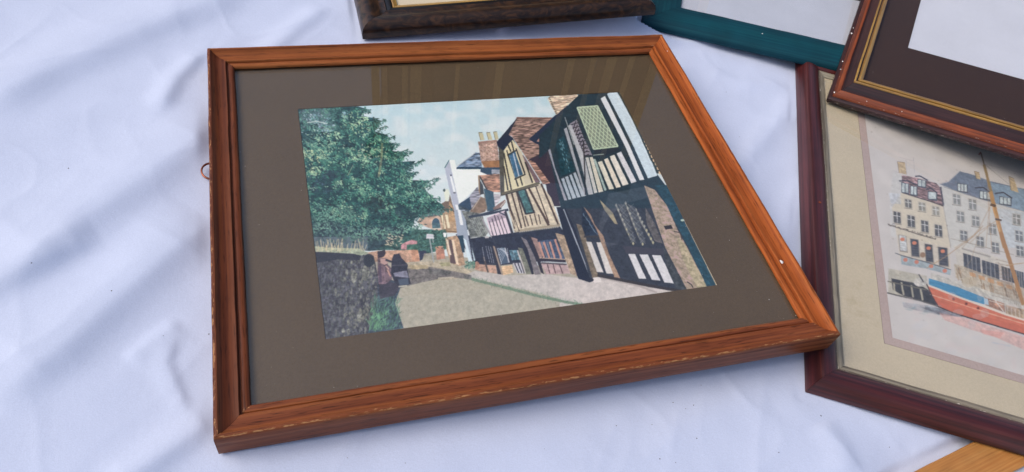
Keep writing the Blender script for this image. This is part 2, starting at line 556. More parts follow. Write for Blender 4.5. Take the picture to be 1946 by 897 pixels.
# ------------------------------------------------------------------ painting helper for the flat prints
class Canvas:
    """a flat print drawn in code; points are given in the photograph and laid onto the sheet"""
    def __init__(s, w, h, quad_px, base):
        s.w, s.h = w, h
        s.im = np.zeros((h, w, 3)); s.im[:] = base
        src = np.array(quad_px, float)
        dst = np.array([(0, 0), (w, 0), (w, h), (0, h)], float)
        A = []
        for (x, y), (u, v) in zip(src, dst):
            A.append([x, y, 1, 0, 0, 0, -u * x, -u * y]); A.append([0, 0, 0, x, y, 1, -v * x, -v * y])
        s.Hm = np.r_[np.linalg.solve(np.array(A), dst.ravel()), 1].reshape(3, 3)
        s.crop = (0, 0, 1)
        s.rg = np.random.default_rng(5)
        yy, xx = np.mgrid[0:h, 0:w]
        s.n1 = .5 * vnoise(xx, yy, 1 / 2.1, 21) + .5 * vnoise(xx * .8 + yy * .6, yy * .8 - xx * .6, 1 / 4.3, 26); s.n2 = .6 * vnoise(xx * .7 - yy * .7, yy * .7 + xx * .7, 1 / 8.0, 22) + .4 * vnoise(xx, yy, 1 / 15.0, 27); s.n3 = vnoise(xx, yy, 1 / 40.0, 23)
        s.n4 = vnoise(xx, yy * 4, 1 / 14.0, 24)      # streaks along the courses

    def use(s, x0, y0, sc):
        s.crop = (x0, y0, sc)

    def T(s, pts):
        p = np.asarray(pts, float).reshape(-1, 2)
        x = s.crop[0] + p[:, 0] / s.crop[2]; y = s.crop[1] + p[:, 1] / s.crop[2]
        q = np.stack([x, y, np.ones(len(x))], 1) @ s.Hm.T
        return q[:, :2] / q[:, 2:]

    def fill(s, q, col, a=1.0, tex=0.0, streak=0.0, soft=0.0, mott=None):
        x0, y0 = np.floor(q.min(0)).astype(int) - 1; x1, y1 = np.ceil(q.max(0)).astype(int) + 2
        x0, y0 = max(x0, 0), max(y0, 0); x1, y1 = min(x1, s.w), min(y1, s.h)
        if x1 <= x0 or y1 <= y0:
            return
        X = np.arange(x0, x1)[None, :] + 0.5; Y = np.arange(y0, y1)[:, None] + 0.5
        ins = np.zeros((y1 - y0, x1 - x0), bool)
        n = len(q)
        for i in range(n):
            ax, ay = q[i]; bx, by = q[(i + 1) % n]
            if ay == by:
                continue
            c = ((ay > Y) != (by > Y)) & (X < (bx - ax) * (Y - ay) / (by - ay) + ax)
            ins ^= c
        m = ins.astype(float) * a
        sub = s.im[y0:y1, x0:x1]
        c = np.zeros_like(sub); c[:] = col
        if tex:
            c = c * (1 + tex * ((s.n1[y0:y1, x0:x1] - .5) * 1.0 + (s.n2[y0:y1, x0:x1] - .5) * 1.2))[..., None]
        if streak:
            c = c * (1 + streak * (s.n4[y0:y1, x0:x1] - .5) * 2)[..., None]
        if mott is not None:
            k = np.clip((s.n2[y0:y1, x0:x1] * .6 + s.n1[y0:y1, x0:x1] * .4 - .5) * 6, 0, 1)[..., None]
            c = c * (1 - k) + np.array(mott) * k
        sub[:] = sub * (1 - m[..., None]) + c * m[..., None]

    def poly(s, pts, col, a=1.0, **kw):
        s.fill(s.T(pts), col, a, **kw)

    def line(s, pts, w, col, a=1.0, w2=None):
        """w in crop units"""
        p = np.asarray(pts, float)
        for i in range(len(p) - 1):
            d = p[i + 1] - p[i]; L = np.hypot(*d) + 1e-9
            n = np.array([-d[1], d[0]]) / L
            wa = w; wb = w2 if w2 is not None else w
            s.poly([p[i] + n * wa / 2, p[i + 1] + n * wb / 2, p[i + 1] - n * wb / 2, p[i] - n * wa / 2], col, a)

    def ell(s, cx, cy, rx, ry, col, a=1.0, rot=0.0, n=18, **kw):
        t = np.linspace(0, 2 * np.pi, n, endpoint=False)
        x, y = rx * np.cos(t), ry * np.sin(t)
        s.poly(np.stack([cx + x * math.cos(rot) - y * math.sin(rot), cy + x * math.sin(rot) + y * math.cos(rot)], 1), col, a, **kw)

    def leaf(s, x, y, L, w, ang, col, a=1.0):
        c, sn = math.cos(ang), math.sin(ang)
        pts = [(0, 0), (L * .45, w * .5), (L, 0), (L * .45, -w * .5)]
        s.poly([(x + u * c - v * sn, y + u * sn + v * c) for u, v in pts], col, a)

    def vertex_colours(s, gw, gh, gain):
        im = s.im
        ys = np.linspace(0, s.h - 1, gh); xs = np.linspace(0, s.w - 1, gw)
        # box filter, then sample
        k = max(1, int(round(s.w / gw)))
        pad = np.pad(im, ((k, k), (k, k), (0, 0)), 'edge')
        acc = np.zeros_like(im); cnt = 0
        for dy in range(-(k // 2), k // 2 + 1):
            for dx in range(-(k // 2), k // 2 + 1):
                acc += pad[k + dy:k + dy + s.h, k + dx:k + dx + s.w]; cnt += 1
        acc /= cnt
        out = acc[np.round(ys).astype(int)][:, np.round(xs).astype(int)]
        L = s2l(np.clip(out, 0, 255)) * np.array(gain)
        return np.clip(L, 0, 0.95)


def inside(px, py, poly):
    r = False
    n = len(poly)
    for i in range(n):
        ax, ay = poly[i]; bx, by = poly[(i + 1) % n]
        if (ay > py) != (by > py) and px < (bx - ax) * (py - ay) / (by - ay) + ax:
            r = not r
    return r


def sheet(name, x0, x1, y0, y1, z, canvas, gw, gh, mat, parent, gain):
    """print sheet with the drawn picture as ink on a fine grid; the row order runs from the top"""
    xs = np.linspace(x0, x1, gw); ys = np.linspace(y0, y1, gh)
    X, Y = np.meshgrid(xs, ys)
    V = np.stack([X, Y, np.full(X.shape, z)], -1).reshape(-1, 3)
    o = grid_mesh(name, V, gw, gh, mat, parent, smooth=False)
    c = canvas.vertex_colours(gw, gh, gain)[::-1]
    a = o.data.color_attributes.new('ink', 'FLOAT_COLOR', 'POINT')
    a.data.foreach_set('color', np.concatenate([c, np.ones((gh, gw, 1))], -1).astype(np.float32).ravel())
    return o


# ------------------------------------------------------------------ the old street photograph
def paint_street():
    c = Canvas(1300, 990, [(567, 205), (1177.5, 177), (1364, 542), (618, 642)], (190, 207, 214))
    A = (830, 170, 4.076); B = (1030, 160, 4.077); Cc = (1080, 360, 3.9); D = (830, 380, 4.077)
    E = (560, 190, 3.9); F = (560, 400, 3.45); G4 = (700, 400, 5.98); G5 = (820, 300, 7.475); G6 = (860, 400, 5.98)
    rg = c.rg
    # sky
    yy = np.linspace(0, 1, c.h)[:, None, None]
    xx = np.linspace(0, 1, c.w)[None, :, None]
    top = np.array([184, 210, 220.]); bot = np.array([206, 217, 221.])
    c.im[:] = top * (1 - np.clip(yy * 2, 0, 1)) + bot * np.clip(yy * 2, 0, 1)
    c.im *= 1 - 0.05 * xx
    cl = np.clip((c.n3 * .7 + vnoise(*np.meshgrid(np.arange(c.w), np.arange(c.h) * 2.2), 1 / 90., 40) * .5 - .55) * 3, 0, 1)[..., None]
    c.im[:] = c.im * (1 - cl * .55) + np.array([216, 221, 224.]) * cl * .55
    # ground
    c.use(0, 0, 1)
    c.poly([(600, 470), (870, 485), (1000, 500), (1364, 545), (1370, 570), (618, 660)], (166, 161, 146), tex=.10)
    c.poly([(760, 560), (1000, 540), (1120, 580), (618, 660), (690, 600)], (166, 163, 150), .6, tex=.10)
    # pavement
    c.use(*D)
    c.poly([(170, 560), (300, 540), (560, 575), (840, 565), (1110, 600), (1230, 640), (1400, 690), (1230, 800), (1130, 800), (1000, 770), (760, 700), (400, 620)], (184, 179, 175), tex=.12)
    c.use(*Cc)
    c.poly([(-60, 640), (160, 655), (240, 640), (380, 660), (540, 700), (840, 748), (700, 775), (-60, 870)], (194, 187, 184), tex=.1)
    c.poly([(150, 650), (240, 640), (250, 680), (200, 685)], (214, 208, 206))
    c.line([(240, 645), (400, 680), (540, 715), (660, 760)], 14, (150, 140, 135), .6)
    # verge
    c.use(*D)
    P = [(220, 585), (400, 635), (600, 685), (800, 738), (1000, 780), (1140, 806)]
    c.line(P, 20, (104, 128, 108), .85)
    for i in range(420):
        k = rg.integers(0, len(P) - 1); t = rg.random()
        x = P[k][0] + t * (P[k + 1][0] - P[k][0]); y = P[k][1] + t * (P[k + 1][1] - P[k][1])
        c.leaf(x + rg.normal(0, 6), y + rg.normal(0, 11), rg.uniform(8, 22), 3, rg.uniform(-2.6, -.4), tuple(np.array([92, 122, 100]) * rg.uniform(.65, 1.35)), .8)
    # speckled road
    c.use(0, 0, 1)
    for i in range(2600):
        x = rg.uniform(740, 1080); y = rg.uniform(495, 625)
        if y < 500 + (x - 740) * -.02 or (x > 880 and y < 512 + (x - 880) * .31):
            continue
        c.ell(x, y, rg.uniform(.4, 1.2), rg.uniform(.3, .6), tuple(np.array([160, 158, 142]) * rg.uniform(.82, 1.16)), .6, n=6)
    # far end of the street
    c.use(*G4)
    c.poly([(420, 580), (940, 545), (1100, 640), (1196, 680), (1000, 760), (460, 780)], (168, 158, 138), tex=.3)
    c.poly([(600, 200), (900, 200), (905, 420), (640, 480), (430, 430), (200, 430), (0, 440), (0, 100)], (52, 84, 78), tex=.8)
    c.poly([(600, 60), (830, 30), (870, 200), (780, 215), (690, 180), (560, 120)], (190, 162, 142), tex=.2)
    c.ell(775, 130, 52, 66, (206, 190, 170)); c.ell(775, 130, 44, 60, (58, 82, 98), tex=.3); c.poly([(728, 130), (822, 130), (830, 190), (735, 190)], (70, 96, 104), tex=.4)
    c.line([(735, 196), (835, 190)], 12, (215, 205, 190))
    c.poly([(820, 20), (1030, -30), (1040, 240), (860, 235)], (168, 142, 114), tex=.3)
    c.poly([(835, 40), (862, 36), (890, 190), (865, 195)], (226, 216, 188)); c.poly([(880, 32), (908, 34), (936, 185), (910, 187)], (226, 216, 188))
    c.line([(862, 40), (868, 190)], 6, (110, 90, 70)); c.line([(862, 215), (1030, 230)], 12, (120, 92, 64))
    c.poly([(880, 290), (1010, 270), (1062, 330), (1105, 600), (1040, 615), (940, 575), (900, 440)], (168, 140, 114), tex=.4)
    c.poly([(922, 312), (955, 318), (972, 430), (1005, 590), (938, 578), (935, 440)], (92, 74, 74))
    c.poly([(955, 318), (978, 318), (1038, 603), (1005, 592)], (226, 206, 180))
    c.poly([(884, 300), (912, 320), (952, 490), (930, 492)], (220, 206, 186))
    c.poly([(10, 455), (110, 440), (570, 424), (592, 560), (450, 572), (20, 562)], (180, 146, 124), tex=.4)
    c.poly([(490, 428), (570, 424), (592, 560), (510, 565)], (186, 142, 116), tex=.3)
    c.poly([(580, 438), (665, 438), (665, 470), (622, 540), (592, 557)], (50, 54, 72))
    c.poly([(640, 470), (770, 462), (790, 545), (620, 545)], (150, 146, 130), .8, tex=.3)
    c.poly([(765, 393), (862, 388), (882, 530), (785, 545)], (174, 126, 106), tex=.35); c.line([(765, 395), (862, 390)], 10, (200, 160, 135))
    c.poly([(378, 422), (380, 372), (430, 342), (500, 315), (562, 330), (562, 362), (450, 372), (442, 425)], (172, 128, 132), tex=.4)
    c.poly([(440, 380), (560, 362), (580, 430), (450, 422)], (66, 104, 88), tex=.7)
    for i in range(160):
        c.leaf(rg.uniform(560, 880), rg.uniform(200, 420), rg.uniform(20, 45), 12, rg.uniform(-.6, 1.2), tuple(np.array([78, 116, 100]) * rg.uniform(.5, 1.3)), .85)
    c.line([(706, 305), (752, 570)], 15, (152, 158, 160)); c.line([(738, 300), (744, 350)], 10, (160, 166, 166))
    c.poly([(672, 248), (745, 254), (752, 306), (664, 302)], (206, 206, 212)); c.line([(675, 270), (745, 276)], 8, (160, 160, 172), .7)
    c.poly([(852, 236), (899, 235), (891, 287), (868, 287)], (228, 232, 232)); c.poly([(874, 192), (902, 237), (848, 237)], (66, 92, 84))
    # shadow across the road
    c.poly([(440, 640), (600, 640), (720, 620), (860, 650), (1060, 690), (1180, 720), (1180, 770), (1000, 745), (800, 760), (600, 800), (480, 830), (330, 870), (400, 760)], (104, 100, 100), .85, tex=.5)
    c.line([(800, 752), (980, 742)], 14, (180, 172, 156)); c.poly([(690, 640), (860, 660), (960, 690), (900, 720), (700, 700)], (86, 86, 84), .7, tex=.6)
    c.poly([(460, 600), (680, 600), (690, 640), (500, 650)], (172, 158, 128), tex=.3); c.poly([(810, 575), (930, 570), (940, 610), (840, 620)], (150, 148, 112), .8, tex=.4)
    # white gabled house
    c.use(*G5)
    c.poly([(258, 20), (340, 20), (365, 150), (700, 148), (705, 190), (806, 190), (802, 232), (690, 240), (665, 400), (400, 642), (380, 640)], (224, 230, 227))
    c.poly([(198, 132), (264, 24), (402, 640), (318, 662)], (172, 178, 194)); c.line([(198, 132), (262, 20)], 12, (62, 102, 112))
    c.poly([(265, 230), (298, 250), (356, 470), (325, 482)], (226, 231, 233)); c.ell(286, 235, 14, 12, (60, 66, 84)); c.ell(338, 482, 20, 12, (84, 86, 96))
    c.poly([(318, 660), (396, 640), (470, 1000), (370, 1000)], (166, 173, 190)); c.poly([(345, 645), (386, 650), (470, 1000), (420, 1000)], (221, 226, 229))
    c.poly([(180, 432), (248, 430), (268, 500), (240, 602), (205, 602)], (216, 221, 206)); c.ell(190, 445, 18, 22, (66, 84, 84))
    c.poly([(118, 662), (200, 600), (252, 600), (272, 500), (335, 750), (330, 780), (140, 730)], (112, 96, 84), tex=.3); c.poly([(262, 600), (320, 690), (330, 890), (250, 890)], (184, 150, 112), tex=.2); c.line([(262, 670), (330, 750)], 12, (50, 50, 52))
    c.use(*A)
    c.poly([(158, 600), (305, 483), (345, 490), (356, 605)], (104, 122, 146), streak=.5)
    for i in range(26):
        y = rg.uniform(500, 590); x = rg.uniform(200 + (590 - y), 330)
        c.line([(x, y), (x + rg.uniform(10, 40), y + 2)], 4, (172, 186, 204), .7)
    c.line([(165, 588), (305, 486)], 6, (176, 184, 190)); c.line([(158, 604), (345, 604)], 14, (34, 60, 82))
    # chimney
    c.poly([(326, 402), (470, 388), (492, 602), (372, 602), (348, 552)], (172, 146, 134), tex=.5)
    for i in range(190):
        x = rg.uniform(340, 485); y = rg.uniform(395, 545)
        c.line([(x, y), (x + 9, y + 4)], 4, (206, 184, 172) if rg.random() < .5 else (132, 96, 86), .6)
    c.line([(326, 410), (475, 398)], 16, (150, 118, 106), .7); c.poly([(348, 552), (490, 546), (490, 602), (382, 606)], (152, 112, 82), tex=.2)
    for q in ([(330, 332), (358, 332), (375, 390), (345, 390)], [(390, 332), (418, 332), (437, 388), (405, 388)], [(444, 328), (470, 325), (485, 385), (460, 388)]):
        c.poly(q, (188, 182, 150)); c.line(q[:2], 6, (110, 110, 100)); c.line([q[0], q[3]], 4, (120, 112, 92))
    c.poly([(345, 600), (490, 598), (490, 652), (400, 657), (342, 632)], (56, 76, 98)); c.poly([(428, 615), (490, 618), (490, 652), (432, 652)], (152, 158, 170), streak=.3)
    # small dormer house
    c.poly([(330, 660), (490, 650), (496, 792), (405, 786)], (154, 118, 100), streak=.5)
    for i in range(40):
        y = rg.uniform(660, 780); x = rg.uniform(345 + (y - 660) * .45, 470)
        c.line([(x, y), (x + rg.uniform(10, 26), y)], 3, (204, 160, 132), .5)
    c.line([(332, 660), (338, 812)], 15, (150, 122, 94)); c.line([(338, 668), (402, 786)], 12, (64, 60, 62))
    c.use(*G5)
    c.poly([(690, 290), (740, 380), (755, 500), (700, 515)], (60, 62, 66)); c.poly([(750, 420), (890, 472), (915, 730), (795, 745), (770, 560)], (56, 82, 98), tex=.25)
    c.poly([(888, 500), (985, 500), (985, 590), (912, 672)], (186, 182, 188), streak=.2); c.line([(758, 500), (800, 740)], 14, (120, 118, 112))
    c.poly([(545, 535), (662, 398), (705, 540), (580, 735)], (136, 136, 148), streak=.4); c.poly([(398, 642), (548, 540), (585, 735), (440, 725)], (48, 68, 90), tex=.2)
    c.poly([(560, 730), (705, 535), (760, 560), (795, 690), (770, 752), (540, 815)], (128, 108, 92), tex=.25); c.line([(590, 720), (705, 545)], 14, (170, 160, 150))
    c.poly([(880, 700), (1052, 580), (1064, 612), (1000, 702), (900, 730)], (132, 108, 102), tex=.2); c.line([(985, 690), (1056, 600)], 12, (196, 188, 180))
    c.poly([(388, 650), (545, 720), (560, 815), (700, 900), (700, 1000), (460, 1000)], (78, 92, 102), tex=.7)
    c.line([(540, 830), (760, 775), (1000, 705)], 20, (54, 62, 76))
    # tall gabled house: roof, gable, first floor
    c.use(*A)
    c.poly([(622, 218), (900, 220), (1019, 330), (1019, 640), (885, 732), (820, 722), (700, 535), (585, 360), (548, 352)], (134, 110, 101), streak=.6)
    for i in range(150):
        y = rg.uniform(228, 520); x = rg.uniform(600 + max(0, (y - 330) * .55), 860)
        c.line([(x, y), (x + rg.uniform(14, 50), y + 1)], 3.5, (176, 148, 132) if rg.random() < .55 else (96, 74, 72), .6)
    c.line([(622, 220), (890, 226)], 10, (120, 84, 74))
    c.poly([(628, 220), (560, 352), (508, 425), (466, 408)], (38, 44, 60)); c.poly([(468, 410), (560, 350), (592, 372), (626, 440), (522, 485), (488, 462)], (34, 42, 62))
    c.poly([(518, 478), (560, 420), (592, 388), (640, 450), (792, 722), (560, 795), (520, 785)], (210, 202, 170))
    c.poly([(484, 440), (524, 478), (528, 790), (498, 825)], (76, 74, 68), tex=.3); c.poly([(634, 455), (690, 530), (806, 712), (768, 720)], (112, 92, 98), tex=.2); c.poly([(622, 430), (660, 480), (700, 600), (740, 725), (690, 735), (650, 600)], (196, 187, 164))
    dk = (54, 50, 50)
    for p in ([(524, 490), (584, 780)], [(555, 425), (578, 480)], [(582, 400), (602, 478)], [(545, 470), (618, 690)], [(618, 455), (690, 660)], [(612, 680), (634, 748)], [(648, 668), (668, 740)], [(524, 590), (556, 778)], [(690, 560), (745, 720)]):
        c.line(p, 11, dk)
    c.line([(548, 506), (622, 470)], 12, dk); c.line([(604, 692), (690, 655)], 10, dk)
    c.poly([(562, 507), (610, 477), (672, 655), (610, 682)], (58, 94, 124), tex=.4); c.line([(596, 492), (640, 668)], 9, (184, 194, 204)); c.line([(565, 510), (612, 680)], 5, (150, 165, 175), .7)
    c.poly([(716, 386), (1014, 118), (1019, 500), (862, 474), (830, 452)], (36, 46, 66)); c.poly([(776, 402), (800, 370), (828, 418)], (170, 130, 118))
    c.poly([(716, 540), (880, 462), (930, 740), (960, 900), (880, 900), (850, 740)], (54, 46, 58)); c.poly([(710, 538), (770, 570), (882, 722), (828, 732)], (152, 118, 104), streak=.5)
    c.use(*D)
    c.poly([(538, -60), (660, -90), (805, -135), (890, -20), (965, 192), (880, 202), (640, 242), (600, 232)], (200, 189, 168), tex=.2)
    for p, w in (([(540, -62), (612, 215)], 18), ([(582, -70), (662, 212)], 13), ([(620, -80), (692, 200)], 11), ([(690, 118), (715, 195)], 9), ([(725, 110), (747, 190)], 9), ([(760, 100), (782, 186)], 9), ([(792, 106), (808, 180)], 8), ([(715, -100), (872, 192)], 17), ([(770, -110), (872, 172)], 10), ([(812, -130), (948, 192)], 15)):
        c.line(p, w, (74, 58, 52))
    c.poly([(615, -85), (690, -100), (768, 95), (690, 110)], (48, 46, 50)); c.poly([(632, -75), (680, -88), (750, 86), (700, 96)], (70, 106, 108), tex=.5)
    c.line([(605, 238), (700, 222), (960, 190)], 20, (150, 138, 118), .8)
    c.poly([(150, 255), (400, 280), (640, 240), (960, 200), (1000, 260), (1080, 420), (1000, 470), (830, 470), (640, 470), (500, 480), (300, 480)], (40, 44, 58), tex=.3)
    for i in range(18):
        t = i / 17; c.ell(650 + t * 290, 238 - t * 36 + 3, 8, 5, (190, 184, 170), .7)
    c.use(*A)
    c.line([(508, 804), (640, 770), (800, 720)], 20, (98, 92, 76)); c.line([(508, 815), (790, 740)], 6, (50, 46, 46))
    # oriel, bay, ground floor of the small houses
    c.use(*G6)
    c.poly([(30, -20), (150, -20), (165, 150), (235, 560), (190, 565), (130, 300), (60, 275)], (152, 162, 178)); c.poly([(64, -20), (98, -20), (132, 152), (96, 152)], (226, 229, 231)); c.poly([(70, 270), (130, 268), (146, 460), (116, 462)], (36, 60, 76)); c.poly([(128, 295), (160, 320), (232, 560), (190, 572)], (206, 221, 229)); c.poly([(214, 340), (236, 345), (277, 545), (250, 556)], (186, 206, 216))
    c.poly([(110, -10), (340, 20), (412, 240), (380, 282), (210, 302), (170, 120)], (112, 116, 112), tex=.7)
    for k in range(9):
        c.line([(190 + k * 24, 60), (240 + k * 24 + 60, 270)], 4, (190, 195, 190), .6); c.line([(330 - k * 10, 70 + k * 22), (200, 130 + k * 22)], 4, (70, 76, 84), .6)
    c.line([(210, 300), (290, 290)], 8, (200, 205, 205)); c.line([(345, 85), (410, 210), (500, 370)], 18, (150, 146, 150)); c.ell(398, 295, 22, 20, (190, 186, 186))
    c.line([(190, 60), (400, 30), (640, -20)], 26, (48, 56, 72))
    c.poly([(394, 72), (470, 32), (600, -10), (618, 50), (672, 255), (470, 288), (440, 262)], (218, 203, 212))
    c.poly([(400, 72), (600, 8), (612, 72), (420, 132)], (140, 126, 142), .65)
    for p in ([(420, 110), (470, 282)], [(455, 80), (510, 278)], [(480, 40), (556, 272)], [(520, 50), (596, 266)], [(560, 50), (632, 260)]):
        c.line(p, 9, (60, 48, 62))
    c.line([(455, 292), (685, 258)], 26, (36, 40, 56)); c.line([(520, 0), (620, 50)], 14, (60, 66, 84)); c.line([(605, 0), (690, 260)], 26, (52, 50, 62)); c.line([(650, 0), (740, 230)], 16, (196, 184, 162)); c.line([(680, 0), (765, 225)], 9, (74, 58, 52))
    for i in range(8):
        c.ell(500 + i * 32, 318 - i * 4, 10, 6, (160, 158, 160), .7)
    c.poly([(200, 305), (470, 300), (690, 270), (960, 215), (1000, 330), (1000, 560), (560, 610), (280, 600)], (40, 43, 57), .9, tex=.3)
    c.poly([(250, 572), (320, 596), (500, 612), (512, 702), (320, 672), (262, 652)], (176, 144, 126), tex=.4); c.ell(285, 610, 30, 48, (176, 132, 112), tex=.4)
    c.poly([(565, 622), (682, 606), (698, 692), (580, 722)], (208, 178, 142), tex=.25)
    for y in (640, 660, 680, 700): c.line([(570, y), (690, y - 14)], 3, (150, 116, 90), .6)
    c.poly([(455, 370), (500, 398), (572, 712), (520, 706)], (44, 43, 54)); c.poly([(468, 388), (490, 394), (586, 712), (566, 717)], (152, 136, 122))
    c.line([(360, 510), (410, 690)], 20, (80, 70, 68))
    for p in ([(385, 390), (430, 575)], [(412, 390), (455, 580)], [(440, 398), (477, 582)], [(345, 400), (372, 560)]):
        c.line(p, 6, (172, 176, 188), .8)
    c.poly([(512, 414), (600, 408), (652, 580), (560, 597)], (72, 88, 108))
    for k in range(6):
        c.line([(520 + k * 22, 415), (640, 530 + k * 22 - 60)], 6, (186, 194, 206), .9); c.line([(530 + k * 5, 440 + k * 28), (570 + k * 8, 410 + k * 12)], 5, (186, 194, 206), .9)
    c.line([(512, 414), (562, 597)], 7, (190, 196, 204)); c.line([(600, 410), (652, 580)], 9, (200, 200, 204))
    c.poly([(648, 440), (745, 438), (772, 546), (682, 552)], (82, 112, 126), tex=.9); c.line([(690, 440), (725, 550)], 6, (160, 175, 180))
    c.poly([(690, 585), (800, 583), (832, 702), (742, 694)], (192, 192, 202))
    for p in ([(712, 585), (760, 694)], [(750, 585), (795, 694)], [(785, 585), (822, 700)]): c.line(p, 12, (50, 48, 58))
    c.line([(745, 440), (835, 700)], 14, (196, 190, 186)); c.poly([(750, 410), (802, 420), (912, 704), (842, 712)], (112, 114, 102), tex=.4)
    c.poly([(790, 290), (870, 420), (932, 712), (905, 712), (840, 520)], (38, 38, 50)); c.poly([(780, 282), (850, 326), (942, 520), (1012, 712), (940, 718), (900, 580), (860, 430)], (118, 112, 116), tex=.3)
    c.poly([(870, 262), (940, 322), (1048, 712), (1010, 692), (930, 450)], (44, 40, 50)); c.poly([(900, 290), (965, 312), (1030, 500), (1004, 545)], (150, 124, 118), tex=.3)
    for i in range(150):
        c.leaf(rg.uniform(150, 260), rg.uniform(570, 650), rg.uniform(14, 30), 8, rg.uniform(-2.6, -.4), tuple(np.array([86, 128, 112]) * rg.uniform(.6, 1.3)), .9)
    c.use(*D)
    c.poly([(785, 308), (930, 296), (1010, 452), (830, 448)], (66, 80, 106), tex=.5)
    for p in ([(795, 318), (835, 440)], [(832, 318), (878, 446)], [(880, 316), (920, 448)], [(918, 298), (968, 448)]): c.line(p, 15, (186, 142, 126)); 
    for p in ([(815, 318), (857, 440)], [(858, 318), (898, 446)]): c.line(p, 4, (170, 180, 190), .7)
    c.line([(806, 452), (1004, 466)], 26, (48, 42, 52)); c.line([(800, 440), (1000, 454)], 6, (190, 170, 150))
    c.poly([(812, 482), (1010, 492), (1044, 562), (852, 568)], (182, 158, 158), tex=.2)
    for p in ([(860, 490), (880, 560)], [(905, 490), (925, 562)], [(955, 492), (980, 562)]): c.line(p, 8, (90, 70, 76))
    c.line([(815, 480), (1010, 492)], 12, (60, 48, 56), .8)
    c.poly([(922, 248), (992, 268), (1125, 572), (1085, 584), (1040, 562)], (168, 148, 126), tex=.4); c.poly([(1010, 320), (1040, 380), (1125, 572), (1090, 580)], (122, 98, 108))
    c.poly([(930, 50), (1045, 50), (1230, 570), (1190, 632), (1100, 602), (985, 250)], (30, 34, 48)); c.line([(985, 66), (1198, 604)], 9, (152, 158, 168)); c.ell(1190, 612, 30, 16, (36, 38, 50)); c.poly([(950, 8), (1020, 6), (1030, 52), (965, 56)], (150, 150, 160))
    # big timbered house on the right
    c.use(*Cc)
    c.poly([(-40, 90), (560, -60), (760, -20), (862, 240), (1130, 720), (880, 745), (820, 748), (380, 662), (220, 642), (160, 650), (60, 300)], (48, 52, 62), tex=.3)  # base lightened to take in haze from the glass
    c.use(*B)
    c.poly([(280, 88), (510, 66), (605, 62), (740, 330), (890, 700), (1040, 900), (1060, 960), (150, 960), (50, 512), (-20, 580), (-20, 400), (130, 250)], (34, 50, 60), tex=.2)
    c.poly([(46, 118), (64, 97), (262, 84), (282, 96), (112, 242)], (198, 178, 158), streak=.4)
    for i in range(40):
        y = rg.uniform(95, 200); x = rg.uniform(60 + (y - 95) * .3, 250 - (y - 95)); c.line([(x, y), (x + 30, y - 3)], 4, (150, 122, 104) if rg.random() < .6 else (224, 210, 196), .6)
    for i in range(10): c.ell(60 + i * 6, 112 + i * 13, 8, 5, (90, 84, 70), .8)
    c.poly([(502, 86), (524, 70), (576, 65), (738, 330), (892, 712), (820, 732), (700, 470), (610, 290)], (192, 207, 216), tex=.08)
    c.line([(560, 72), (720, 330), (880, 712)], 8, (210, 222, 228), .7)
    c.poly([(452, 120), (486, 100), (512, 150), (672, 470), (792, 742), (755, 747), (640, 480)], (208, 210, 213))
    c.poly([(272, 186), (430, 174), (588, 485), (400, 506)], (118, 128, 116))
    a, b, d, e = np.array([(272, 186), (430, 174), (588, 485), (400, 506)], float)
    for k in np.linspace(-1, 1, 13):
        for sgn in (1, -1):
            pts = []
            for t in np.linspace(0, 1, 22):
                u = k + t * 1.0 if sgn > 0 else k + (1 - t)
                if 0 <= u <= 1:
                    pts.append(a + (b - a) * u + (e - a) * t + (a - b + d - e) * u * t)
            if len(pts) > 1: c.line(pts, 5.5, (188, 204, 172), .9)
    c.line([a, b, d, e, a], 9, (182, 198, 172))
    c.poly([(400, 512), (588, 492), (602, 510), (480, 562), (410, 550)], (36, 44, 54)); c.line([(398, 552), (480, 545)], 7, (150, 160, 150))
    c.poly([(212, 312), (270, 280), (325, 420), (392, 552), (300, 562)], (136, 130, 140))
    for k in range(10):
        c.line([(215 + k * 12, 320 + k * 26), (290 + k * 10, 300 + k * 28)], 7, (40, 40, 52)); c.line([(265 + k * 11, 290 + k * 28), (235 + k * 10, 370 + k * 22)], 7, (40, 40, 52))
    c.line([(205, 320), (305, 565)], 10, (40, 44, 54)); c.line([(178, 260), (250, 470)], 6, (150, 155, 155))
    c.poly([(108, 442), (172, 400), (256, 672), (150, 706)], (28, 58, 68), tex=.4)
    for i in range(30):
        t = rg.random(); x = 125 + t * 60 + rg.uniform(0, 30); y = 420 + t * 240 + rg.uniform(-10, 10); c.line([(x, y), (x + 6, y + 14)], 5, (116, 156, 168), .8)
    bd = [([(172, 350), (192, 338), (346, 860), (332, 865)], (158, 160, 166)), ([(204, 322), (226, 315), (330, 560), (398, 850), (362, 855), (300, 600)], (172, 174, 178)),
          ([(152, 732), (172, 722), (232, 890), (210, 893)], (166, 176, 186)), ([(180, 715), (200, 708), (268, 880), (240, 885)], (166, 176, 186)), ([(212, 700), (230, 695), (300, 872), (275, 878)], (168, 178, 188)), ([(243, 688), (262, 680), (335, 865), (308, 870)], (170, 178, 186)),
          ([(50, 510), (66, 500), (102, 640), (198, 897), (175, 897), (95, 650)], (152, 152, 162)), ([(338, 570), (362, 568), (430, 838), (405, 845)], (190, 190, 186)), ([(370, 568), (394, 566), (476, 830), (440, 838)], (202, 197, 182)), ([(398, 580), (414, 580), (502, 820), (486, 826)], (150, 168, 164)),
          ([(432, 605), (465, 595), (558, 810), (520, 815)], (207, 202, 187)), ([(480, 585), (510, 572), (612, 795), (575, 803)], (212, 203, 188)), ([(525, 562), (560, 550), (670, 775), (625, 787)], (213, 208, 198)), ([(578, 540), (612, 525), (732, 755), (692, 768)], (203, 203, 207))]
    for q, col in bd: c.poly(q, col, tex=.1)
    c.line([(322, 440), (340, 856)], 10, (40, 42, 50)); c.line([(150, 730), (262, 680)], 5, (70, 76, 84))
